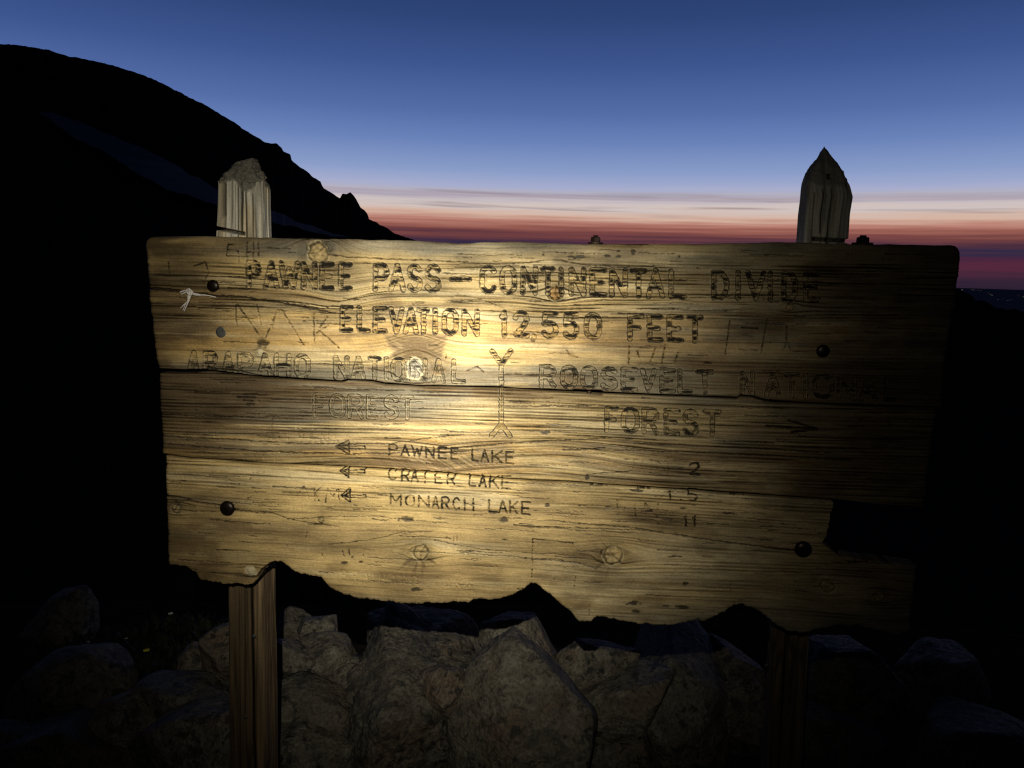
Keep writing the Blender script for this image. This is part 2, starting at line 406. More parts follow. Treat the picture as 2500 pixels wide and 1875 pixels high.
ZP = -1500.0
V = []
for r in (60, 3000, 12000, 30000, 60000, 110000, 200000):
    for j in range(72):
        a = 2 * math.pi * j / 72; V.append((r * math.cos(a), r * math.sin(a), ZP if r > 3000 else (-1300 if r == 3000 else -60)))
ii = np.arange(7 * 72).reshape(7, 72)
Q = np.stack([ii[:-1], ii[1:], np.roll(ii, -1, 1)[1:], np.roll(ii, -1, 1)[:-1]], -1).reshape(-1, 4)
tag(mesh_obj('plain', V, Q, M_plain), kind='structure')

bm = bmesh.new(); rnd = random.Random(5)
lights = [(2349, 708, 1.3), (2372, 708, .6), (2376, 708, .7), (2380, 709, .5), (2386, 708, .5), (2392, 709, .5), (2396, 709, .4), (2420, 701, .7), (2418, 719, .8), (2422, 721, .9), (2437, 731, .6), (2459, 734, .5), (2464, 733, .5), (2470, 731, .5), (2486, 722, .6), (2498, 725, .9), (2363, 697, .5), (2450, 703, .4), (2479, 706, .4)]
for k in range(70): lights.append((rnd.uniform(1100, 2900), rnd.uniform(698, 735), rnd.uniform(.25, .5)))
for (px, py, s) in lights:
    d = ray(px, py); tt = (ZP + 6 - CAM[2]) / d[2]
    if tt <= 0 or tt > 150000: continue
    p = CAM + d * tt; sz = s * tt / 1870 * 1.0
    bmesh.ops.create_icosphere(bm, subdivisions=1, radius=sz, matrix=Matrix.Translation(Vector(p)))
tag(bm_obj('town_lights', bm, M_light), 'faint scattered town lights on the dark plain at right', 'lights', kind='stuff')

# ------------------------------------------------------------------ the sign: plane
YAW = math.radians(7.0)
EU = np.array([math.cos(YAW), -math.sin(YAW), 0.0]); EN = np.array([-math.sin(YAW), -math.cos(YAW), 0.0]); EZ = np.array([0, 0, 1.0])
P0 = CAM + ray(1250, 960) * 1.50
def on_plane(x, y, off=0.0):
    d = ray(x, y); q = P0 + EN * off
    t = ((q - CAM) @ EN) / (d @ EN)
    return CAM + d * t[..., None]
THICK = 0.046
sign = bpy.data.objects.new('wooden_trail_sign', None); COL.objects.link(sign)
sign_base = on_plane(1250, 1500); sign.location = (sign_base[0], sign_base[1] , 0.0)
tag(sign, 'weathered carved plank sign reading Pawnee Pass Continental Divide, bolted to two posts', 'sign')
def rel(v): return np.asarray(v) - np.array(sign.location)

# ------------------------------------------------------------------ carved lettering (single-stroke alphabet, unit box, y down)
def arc(cx, cy, rx, ry, a0, a1, n=10):
    return [(cx + rx * math.cos(math.radians(a0 + (a1 - a0) * i / n)), cy + ry * math.sin(math.radians(a0 + (a1 - a0) * i / n))) for i in range(n + 1)]
GL = {
 'A': [[(0, 1), (.5, 0), (1, 1)], [(.2, .66), (.8, .66)]],
 'B': [[(0, 1), (0, 0), (.6, 0)] + arc(.6, .25, .36, .25, -90, 90, 6) + [(0, .5), (.6, .5)] + arc(.6, .75, .4, .25, -90, 90, 6) + [(0, 1)]],
 'C': [arc(.5, .3, .5, .3, -25, -180, 8) + arc(.5, .7, .5, .3, 180, 25, 8)],
 'D': [[(0, 0), (.45, 0)] + arc(.45, .5, .55, .5, -90, 90, 10) + [(0, 1), (0, 0)]],
 'E': [[(1, 0), (0, 0), (0, 1), (1, 1)], [(0, .5), (.75, .5)]],
 'F': [[(1, 0), (0, 0), (0, 1)], [(0, .5), (.75, .5)]],
 'H': [[(0, 0), (0, 1)], [(1, 0), (1, 1)], [(0, .5), (1, .5)]],
 'I': [[(.5, 0), (.5, 1)]],
 'K': [[(0, 0), (0, 1)], [(1, 0), (0, .6)], [(.3, .42), (1, 1)]],
 'L': [[(0, 0), (0, 1), (1, 1)]],
 'M': [[(0, 1), (0, 0), (.5, .7), (1, 0), (1, 1)]],
 'N': [[(0, 1), (0, 0), (1, 1), (1, 0)]],
 'O': [arc(.5, .32, .5, .32, 180, 360, 10) + arc(.5, .68, .5, .32, 0, 180, 10) + [(0, .32)]],
 'P': [[(0, 1), (0, 0), (.6, 0)] + arc(.6, .27, .4, .27, -90, 90, 8) + [(0, .54)]],
 'R': [[(0, 1), (0, 0), (.6, 0)] + arc(.6, .26, .4, .26, -90, 90, 8) + [(0, .52)], [(.5, .52), (1, 1)]],
 'S': [arc(.5, .25, .48, .25, -20, -250, 10) + [(.5, .5)] + arc(.5, .75, .5, .25, -70, 160, 10)],
 'T': [[(0, 0), (1, 0)], [(.5, 0), (.5, 1)]],
 'V': [[(0, 0), (.5, 1), (1, 0)]],
 'W': [[(0, 0), (.27, 1), (.5, .25), (.73, 1), (1, 0)]],
 'Y': [[(0, 0), (.5, .45), (1, 0)], [(.5, .45), (.5, 1)]],
 '1': [[(.1, .2), (.6, 0), (.6, 1)]],
 '2': [arc(.5, .28, .48, .28, 190, 370, 8) + [(.75, .55), (.05, .97), (1, 1)]],
 '5': [[(.95, 0), (.1, 0), (.05, .45)] + arc(.45, .7, .52, .3, -120, 150, 10)],
 '0': [arc(.5, .32, .5, .32, 180, 360, 10) + arc(.5, .68, .5, .32, 0, 180, 10) + [(0, .32)]],
 ',': [[(.6, 0), (.6, .5), (.1, 1)]],
 '-': [[(0, .5), (1, .5)]],
 '.': [[(.4, .9), (.6, .9)]],
}
STROKES = []   # x0,y0,x1,y1,width,depth_mm,paint,plank,vshape
def word(letters, top, bot, width, depth, paint, plank):
    """letters: (char, x_left, x_right); top/bot: ((x,y),(x,y)) lines"""
    def ln(l, x): return l[0][1] + (x - l[0][0]) * (l[1][1] - l[0][1]) / (l[1][0] - l[0][0])
    rs = random.Random(len(STROKES))
    for ch, xl, xr in letters:
        h = width * 0.5; wear = rs.uniform(.72, 1.18)
        for pl in GL[ch]:
            pts = []
            for (u, v) in pl:
                x = xl + h + (xr - xl - 2 * h) * u
                y0, y1 = ln(top, x) + h, ln(bot, x) - h
                pts.append((x + rs.uniform(-.5, .5), y0 + (y1 - y0) * v + rs.uniform(-.5, .5)))
            for a, b in zip(pts, pts[1:]):
                STROKES.append((*a, *b, width, depth * (.75 + .25 * wear), paint * wear, plank))
T1, B1 = ((601, 635), (1740, 659)), ((601, 704), (1740, 732))
word([('P', 601, 637), ('A', 642, 682), ('W', 680, 732), ('N', 735, 774), ('E', 780, 816), ('E', 826, 860), ('P', 911, 950), ('A', 949, 991), ('S', 994, 1031), ('S', 1037, 1077), ('-', 1097, 1151),
      ('C', 1171, 1213), ('O', 1220, 1262), ('N', 1271, 1313), ('T', 1319, 1356), ('I', 1363, 1378), ('N', 1389, 1431), ('E', 1440, 1482), ('N', 1488, 1532), ('T', 1538, 1580), ('A', 1578, 1624), ('L', 1633, 1676),
      ('D', 1737, 1780), ('I', 1795, 1810), ('V', 1820, 1870), ('I', 1873, 1889), ('D', 1908, 1948), ('E', 1961, 2003)], T1, B1, 11.5, 5.0, .56, 0)
T2, B2 = ((830, 745), (1700, 770)), ((830, 811), (1700, 838))
word([('E', 829, 862), ('L', 871, 905), ('E', 910, 947), ('V', 948, 987), ('A', 984, 1022), ('T', 1017, 1050), ('I', 1054, 1070), ('O', 1078, 1119), ('N', 1127, 1170), ('1', 1218, 1242), ('2', 1252, 1292),
      ('5', 1322, 1364), ('5', 1374, 1415), ('0', 1426, 1469), ('F', 1532, 1573), ('E', 1580, 1619), ('E', 1628, 1669), ('T', 1676, 1717)], T2, B2, 11.5, 5.0, .54, 0)
word([(',', 1296, 1311)], ((1296, 815), (1311, 815)), ((1296, 834), (1311, 834)), 10, 2.4, .3, 0)
T3, B3 = ((457, 855), (1135, 877)), ((457, 914), (1135, 937))
word([('A', 456, 488), ('R', 495, 531), ('A', 541, 572), ('P', 580, 619), ('A', 628, 666), ('H', 669, 710), ('O', 718, 758), ('N', 814, 852), ('A', 856, 893), ('T', 899, 930), ('I', 936, 950), ('O', 954, 992), ('N', 1000, 1043),
      ('A', 1054, 1088), ('L', 1102, 1137)], T3, B3, 10.5, 4.2, .24, 0)
T3, B3 = ((1317, 889), (2185, 918)), ((1317, 947), (2185, 982))
word([('R', 1316, 1358), ('O', 1368, 1410), ('O', 1417, 1459), ('S', 1466, 1508), ('E', 1516, 1557), ('V', 1563, 1603), ('E', 1611, 1649), ('L', 1655, 1692), ('T', 1699, 1743), ('N', 1807, 1842), ('A', 1866, 1908), ('T', 1914, 1953),
      ('I', 1959, 1976), ('O', 1984, 2036), ('N', 2044, 2092), ('A', 2098, 2142), ('L', 2158, 2188)], T3, B3, 10.5, 4.2, .30, 0)
for sg in [(1201, 857, 1224, 890), (1247, 857, 1224, 890), (1224, 890, 1224, 950)]: STROKES.append((*sg, 11, 2.4, .38, 0))
for sg in [(1224, 930, 1223, 1036), (1223, 1036, 1199, 1065), (1223, 1036, 1244, 1065)]: STROKES.append((*sg, 11, 2.4, .05, 1))
word([('F', 762, 793), ('O', 802, 842), ('R', 847, 887), ('E', 893, 922), ('S', 935, 972), ('T', 977, 1010)], ((763, 960), (1000, 966)), ((763, 1020), (1000, 1027)), 10, 3.4, 0.0, 1)
word([('F', 1476, 1511), ('O', 1517, 1561), ('R', 1567, 1609), ('E', 1621, 1661), ('S', 1667, 1707), ('T', 1717, 1762)], ((1477, 992), (1760, 1002)), ((1477, 1058), (1760, 1069)), 10.5, 4.0, .30, 1)
# lake names, arrows and miles: thin strokes that still hold their dark stain
def small(letters, top, bot, plank, w=5.8, paint=.68, depth=2.0): word(letters, top, bot, w, depth, paint, plank)
small([('P', 946, 971), ('A', 976, 999), ('W', 1001, 1032), ('N', 1036, 1060), ('E', 1067, 1091), ('E', 1098, 1119), ('L', 1149, 1169), ('A', 1171, 1194), ('K', 1198, 1227), ('E', 1232, 1256)], ((946, 1083), (1256, 1102)), ((946, 1113), (1256, 1136)), 1)
for pk in (1, 2):
    small([('C', 946, 969), ('R', 977, 1000), ('A', 1001, 1022), ('T', 1025, 1050), ('E', 1059, 1081), ('R', 1089, 1112), ('L', 1143, 1164), ('A', 1167, 1189), ('K', 1193, 1219), ('E', 1222, 1249)], ((946, 1142), (1249, 1162)), ((946, 1174), (1249, 1197)), pk)
    small([('5', 1677, 1706)], ((1677, 1191), (1706, 1192)), ((1677, 1226), (1706, 1227)), pk, 6.5)
small([('M', 950, 981), ('O', 988, 1014), ('N', 1019, 1049), ('A', 1052, 1073), ('R', 1076, 1098), ('C', 1104, 1124), ('H', 1131, 1158), ('L', 1191, 1216), ('A', 1215, 1240), ('K', 1242, 1267), ('E', 1271, 1297)], ((950, 1204), (1297, 1224)), ((950, 1236), (1297, 1260)), 2)
small([('2', 1681, 1711)], ((1681, 1127), (1711, 1128)), ((1681, 1163), (1711, 1164)), 1, 7.5)
small([('.', 1656, 1672)], ((1656, 1191), (1672, 1192)), ((1656, 1226), (1672, 1227)), 2, 6)
small([('1', 1666, 1681), ('1', 1688, 1703)], ((1666, 1257), (1703, 1258)), ((1666, 1287), (1703, 1288)), 2, 6.0, .8)
small([('1', 1628, 1642)], ((1628, 1197), (1642, 1198)), ((1628, 1224), (1642, 1225)), 2, 5, .35)
for (tx, ty, hx, hy0, hy1, ex, ey, pk, pt) in ((818, 1091, 850, 1076, 1110, 889, 1094, 1, 1), (829, 1150, 851, 1134, 1166, 890, 1151, 2, .8), (832, 1210, 854, 1192, 1226, 893, 1213, 2, .8)):
    STROKES.append((tx, ty, hx, hy0, 5, 1.6, pt, pk)); STROKES.append((tx, ty, hx, hy1, 5, 1.6, pt, pk)); STROKES.append((hx, hy0, hx, hy1, 5, 1.5, pt, pk))
    STROKES.append((tx + 8, ty, hx - 3, (hy0 + hy1) / 2 - 5, 6, 1.5, pt, pk)); STROKES.append((tx + 8, ty, hx - 3, (hy0 + hy1) / 2 + 6, 6, 1.5, pt, pk))
    STROKES.append((tx, ty, ex, ey - 4, 3.6, 1.3, pt, pk)); STROKES.append((hx, ty + 5, ex, ey + 4, 3.6, 1.3, pt, pk)); STROKES.append((ex, ey - 5, ex, ey + 5, 3.6, 1.3, pt, pk))
# brainard lake line, worn almost away
small([('B', 831, 847), ('R', 858, 874), ('A', 884, 901), ('I', 908, 916), ('N', 926, 944), ('A', 953, 970), ('R', 978, 994), ('D', 1004, 1022), ('L', 1064, 1078), ('A', 1086, 1104), ('K', 1112, 1130), ('E', 1140, 1156)], ((831, 1391), (1156, 1417)), ((831, 1417), (1156, 1444)), 2, 4, 0.0, 1.4)
# arrow gouges
STROKES += [(1872, 1041, 1990, 1047, 7, 2.5, .7, 1), (1926, 1027, 1996, 1048, 6, 2.5, .9, 1), (1935, 1056, 1996, 1050, 8, 2.5, .9, 1)]
STROKES += [(577, 970, 622, 971, 6, 2, .9, 1), (590, 978, 615, 980, 5, 2, .8, 1), (600, 986, 618, 987, 5, 2, .7, 1), (592, 963, 626, 962, 5, 2, .7, 1), (625, 962, 630, 985, 4, 1.4, 0, 1)]
# knife scratches by passers-by
SCR = [(574, 734, 577, 796), (574, 736, 602, 775), (604, 778, 631, 817), (627, 743, 636, 792), (648, 824, 676, 756), (676, 756, 688, 757), (688, 757, 741, 843), (672, 765, 664, 800), (765, 766, 767, 838), (798, 774, 775, 806), (780, 808, 827, 849), (800, 795, 773, 812),
       (555, 595, 552, 622), (556, 597, 575, 596), (556, 610, 580, 612), (580, 612, 582, 640), (602, 590, 600, 640), (612, 615, 602, 616), (618, 592, 617, 640), (629, 590, 630, 625), (410, 640, 412, 668), (470, 650, 500, 640), (500, 640, 508, 665), (508, 665, 495, 690),
       (1782, 783, 1771, 865), (1873, 780, 1858, 862), (1921, 796, 1920, 838), (1921, 838, 1913, 855), (1925, 838, 1931, 856), (1810, 800, 1850, 802), (1812, 818, 1836, 822),
       (1536, 845, 1535, 890), (1556, 858, 1561, 872), (1600, 850, 1588, 884), (1624, 842, 1616, 886), (1655, 862, 1648, 884), (1384, 856, 1392, 868), (1392, 868, 1410, 872), (1090, 864, 1088, 876), (1060, 900, 1075, 895), (1140, 905, 1165, 895), (1165, 895, 1180, 908)]
for s in SCR: STROKES.append((*s, 5.2, 1.9, 0.06, 0))
SCR1 = [(662, 1020, 660, 1075), (662, 1060, 676, 1056), (676, 1056, 680, 1070), (680, 1070, 664, 1076), (700, 1050, 702, 1078), (700, 1052, 716, 1052), (716, 1052, 704, 1066), (724, 1056, 732, 1070), (742, 1056, 730, 1086), (758, 1058, 750, 1086), (758, 1058, 768, 1085), (782, 1060, 780, 1086),
        (782, 1060, 798, 1086), (798, 1086, 800, 1060), (814, 1064, 812, 1088), (814, 1064, 830, 1090), (845, 1062, 838, 1086), (452, 1048, 456, 1092), (480, 1050, 478, 1078), (505, 1046, 507, 1062), (521, 1050, 522, 1070), (470, 970, 476, 1005), (474, 1000, 480, 1002),
        (618, 1112, 622, 1130), (640, 1112, 644, 1130), (668, 1114, 670, 1130), (1036, 965, 1040, 1000), (1036, 967, 1058, 966), (1062, 985, 1066, 1000), (1082, 985, 1085, 1000), (1095, 984, 1100, 1000), (1120, 975, 1122, 1000), (1266, 972, 1270, 985), (1300, 975, 1310, 1010), (1318, 974, 1350, 972), (1366, 978, 1360, 1000), (1420, 978, 1405, 1005),
        (1548, 1124, 1546, 1148), (1568, 1126, 1566, 1150), (1548, 1124, 1560, 1122), (1592, 1125, 1590, 1152), (1606, 1126, 1632, 1160), (1606, 1128, 1604, 1152), (1632, 1128, 1630, 1160), (1050, 1078, 1056, 1066), (1056, 1066, 1064, 1080), (1075, 1070, 1078, 1082), (1092, 1066, 1094, 1080), (1110, 1064, 1116, 1078)]
for s in SCR1: STROKES.append((*s, 3.6, 1.0, 0.0, 1))
SCR2 = [(720, 1213, 742, 1186), (742, 1186, 752, 1216), (724, 1204, 750, 1206), (766, 1190, 768, 1222), (782, 1190, 768, 1204), (768, 1204, 780, 1226), (794, 1228, 798, 1192), (798, 1192, 812, 1212), (812, 1212, 825, 1192), (825, 1192, 828, 1230), (592, 1233, 622, 1200), (556, 1172, 600, 1186), (612, 1168, 604, 1176),
        (1506, 1220, 1509, 1258), (1526, 1236, 1524, 1258), (1550, 1230, 1552, 1262), (1509, 1222, 1530, 1226), (1574, 1225, 1576, 1256), (1574, 1226, 1604, 1264), (1604, 1264, 1607, 1228), (1301, 1314, 1299, 1350), (1299, 1350, 1300, 1378), (1301, 1316, 1396, 1326), (1398, 1326, 1399, 1336), (1299, 1390, 1298, 1412),
        (1406, 1402, 1400, 1440), (1548, 1404, 1545, 1425), (1440, 1478, 1438, 1502), (1785, 1420, 1784, 1450), (835, 1345, 840, 1360), (850, 1342, 852, 1356), (885, 1345, 887, 1360), (748, 1300, 746, 1312), (700, 1330, 704, 1345), (786, 1352, 790, 1366), (1108, 1310, 1107, 1322), (1115, 1308, 1116, 1324), (1090, 1310, 1089, 1322)]
for s in SCR2: STROKES.append((*s, 3.4, 1.0, 0.15, 2))
# long drying cracks: polyline, width px start..end, depth mm
CRACKS = [(0, [(355, 704), (441, 711), (526, 723), (600, 727), (690, 741), (750, 752), (800, 763), (835, 767)], 8, 2.5, 9),
          (0, [(800, 622), (850, 628), (900, 630), (1045, 636), (1190, 644), (1243, 645), (1298, 640), (1327, 635), (1370, 635), (1406, 643), (1479, 650), (1560, 656)], 3, 3, 4),
          (0, [(1352, 716), (1370, 716), (1420, 720), (1500, 721)], 3, 2, 3), (0, [(1395, 779), (1440, 772), (1500, 775)], 3, 2, 2.5),
          (0, [(633, 915), (560, 903), (503, 898)], 3, 6, 6), (0, [(905, 902), (950, 908), (985, 930)], 3, 3, 4),
          (0, [(1235, 914), (1400, 915), (1455, 916), (1462, 909)], 2.5, 2, 3),
          (1, [(1100, 1096), (1281, 1081), (1400, 1075), (1498, 1069)], 3.4, 3, 4), (1, [(1375, 1099), (1430, 1098), (1476, 1096)], 5, 4, 5), (1, [(1433, 1159), (1545, 1152)], 3, 2, 3), (1, [(1230, 993), (1330, 993), (1443, 991)], 3, 2.5, 3),
          (1, [(383, 1012), (500, 1018), (620, 1020), (760, 1016)], 3, 2, 3), (1, [(383, 950), (430, 952), (500, 957)], 4, 3, 3), (1, [(390, 1066), (560, 1074), (700, 1083), (830, 1086), (950, 1084), (1060, 1070), (1130, 1062)], 3, 3, 3.5), (1, [(391, 1084), (640, 1104), (860, 1110), (980, 1107), (1100, 1096)], 3, 3.4, 3.5),
          (1, [(1500, 1100), (1700, 1106), (1900, 1115), (2080, 1125)], 3, 3, 3), (1, [(1550, 1085), (1800, 1094), (2000, 1106)], 3, 3, 3),
          (2, [(403, 1211), (448, 1218), (492, 1229), (535, 1234), (586, 1249), (665, 1254), (702, 1268), (760, 1279), (828, 1288)], 6, 2, 7),
          (2, [(1255, 1283), (1310, 1287), (1360, 1290)], 5, 4.5, 6), (2, [(1360, 1290), (1396, 1294)], 3, 2, 3), (2, [(1340, 1272), (1397, 1277), (1534, 1289), (1715, 1317), (1900, 1342), (1945, 1345)], 2, 5, 5), (2, [(1633, 1361), (1664, 1362)], 4, 4, 5),
          (2, [(1122, 1349), (1200, 1356), (1411, 1374), (1454, 1389)], 3, 2.5, 3), (2, [(800, 1330), (900, 1320), (980, 1300), (1060, 1298)], 2.4, 2, 2), (2, [(1060, 1320), (1130, 1335), (1250, 1350)], 2.5, 2, 2),
          (2, [(629, 1405), (636, 1395), (650, 1384), (672, 1374)], 7, 6, 9), (2, [(700, 1268), (830, 1262), (930, 1262), (1040, 1275)], 2.4, 2, 2.2)]
# short open checks along the grain
_rc = random.Random(21)
for _k, _n, _ya, _yb, _sl in ((0, 120, 640, 800, .022), (0, 26, 590, 640, .02), (0, 40, 805, 925, .025), (1, 130, 945, 1150, .035), (2, 110, 1170, 1300, .05), (2, 70, 1300, 1440, .055)):
    for _ in range(_n):
        _x = _rc.uniform(400, 2200); _y = _rc.uniform(_ya, _yb) + _sl * (_x - 1250) * .9; _l = _rc.uniform(18, 60) * (1 if _rc.random() < .75 else 2.6); _w = _rc.uniform(1.7, 3.0)
        CRACKS.append((_k, [(_x, _y), (_x + _l * .5, _y + _sl * _l * .5 + _rc.uniform(-1.2, 1.2)), (_x + _l, _y + _sl * _l)], _w, _w * .6, _rc.uniform(1.6, 3.4)))
# dark stains / rot spots: plank, x, y, rx, ry
SPOTS = [(0, 1545, 615, 8, 8), (0, 1510, 613, 5, 3), (0, 1485, 625, 9, 5), (0, 1510, 626, 8, 4), (0, 1410, 628, 30, 5), (0, 1658, 627, 3, 6), (0, 1327, 622, 3, 3), (0, 1728, 886, 14, 4), (0, 640, 838, 16, 14),
         (2, 1545, 1474, 20, 7), (2, 1552, 1494, 18, 5), (2, 1630, 1481, 12, 3), (2, 1665, 1484, 20, 6), (2, 1673, 1426, 8, 4), (2, 1555, 1198, 20, 5), (2, 1586, 1247, 10, 3), (2, 1668, 1242, 9, 3), (2, 1336, 1234, 7, 5), (2, 990, 1268, 22, 6), (2, 860, 1361, 5, 3), (2, 840, 1375, 9, 4), (2, 880, 1373, 6, 3), (2, 1230, 1318, 9, 4), (2, 1015, 1440, 16, 5), (1, 1330, 1058, 12, 5), (1, 1435, 1168, 8, 7), (2, 1230, 1270, 14, 8)]
# knots: plank, x, y, rx, ry, tilt, ring tone, depth sign
KNOTS = [(0, 775, 618, 22, 26, -18, 'pale'), (0, 1355, 717, 16, 16, 0, 'orange'), (0, 1011, 901, 19, 25, 0, 'hole'), (0, 1930, 750, 9, 9, 0, 'pale'), (0, 634, 860, 7, 8, 0, 'chip'), (2, 1026, 1350, 19, 19, 0, 'pale'), (2, 1497, 1356, 23, 22, 0, 'pale'),
         (2, 429, 1242, 11, 11, 0, 'pale'), (2, 782, 1271, 7, 7, 0, 'pale'), (2, 2021, 1434, 18, 14, 15, 'pale'), (2, 2148, 1458, 13, 12, 0, 'pale'), (2, 612, 1395, 14, 10, 30, 'chip')]

# ------------------------------------------------------------------ plank outlines (photo px)
TOP_A = [(345, 581), (371, 577), (441, 576), (526, 577), (656, 580), (773, 582), (900, 585), (1016, 587), (1080, 591), (1117, 594), (1146, 594), (1175, 591), (1240, 590), (1298, 591), (1442, 596), (1493, 596), (1700, 595), (1938, 591), (2074, 595), (2294, 598), (2335, 598), (2350, 600)]
JOIN_AB = [(340, 906), (383, 906), (448, 908), (503, 905), (560, 912), (633, 920), (738, 927), (832, 932), (846, 928), (904, 931), (937, 938), (977, 940), (1027, 943), (1100, 944), (1219, 947), (1400, 956), (1471, 960), (1643, 967), (1800, 973), (1808, 968), (1838, 969), (1867, 978), (1900, 982), (2100, 990), (2350, 998)]
JOIN_BC = [(340, 1108), (391, 1111), (459, 1120), (593, 1129), (665, 1133), (828, 1140), (948, 1147), (1140, 1162), (1245, 1172), (1389, 1178), (1520, 1188), (1715, 1201), (1900, 1213), (2032, 1223), (2130, 1236), (2350, 1250)]
BOT_C = [(395, 1374), (409, 1379), (452, 1384), (478, 1400), (488, 1416), (525, 1424), (561, 1428), (597, 1430), (617, 1427), (628, 1412), (636, 1398), (655, 1380), (669, 1374), (684, 1374), (700, 1384), (720, 1397), (752, 1407), (780, 1410), (790, 1420), (807, 1440), (861, 1459), (922, 1468), (1013, 1477), (1085, 1473), (1145, 1475), (1156, 1467), (1205, 1466), (1252, 1455), (1284, 1434), (1295, 1427),
         (1310, 1427), (1324, 1441), (1353, 1463), (1389, 1492), (1411, 1517), (1425, 1521), (1444, 1519), (1451, 1510), (1498, 1513), (1552, 1524), (1606, 1530), (1642, 1528), (1686, 1521), (1729, 1515), (1769, 1497), (1794, 1481), (1812, 1477), (1841, 1486), (1867, 1506), (1900, 1531), (1922, 1545), (1957, 1552), (1992, 1541), (2045, 1530), (2097, 1530), (2150, 1543), (2193, 1554), (2219, 1549), (2250, 1540)]
LEFT_A = [(575, 376), (578, 369), (582, 361), (588, 355), (597, 352), (625, 354), (704, 360), (751, 363), (815, 371), (865, 377), (903, 385), (950, 386)]
RIGHT_A = [(590, 2322), (597.5, 2326), (601, 2337), (607, 2344), (616, 2348), (645, 2347), (696, 2340), (747, 2331), (849, 2313), (1000, 2300)]
LEFT_B = [(890, 384), (983, 383), (1037, 389), (1115, 391)]
RIGHT_B = [(960, 2296), (1000, 2291), (1150, 2270), (1207, 2264), (1260, 2256)]
LEFT_C = [(1100, 400), (1182, 401), (1236, 403), (1326, 407), (1377, 409), (1500, 409)]
RIGHT_C = [(1200, 2262), (1386, 2240), (1456, 2233), (1486, 2229), (1560, 2224)]
def ip(pts, x):
    a = np.array(pts, float); return np.interp(x, a[:, 0], a[:, 1])

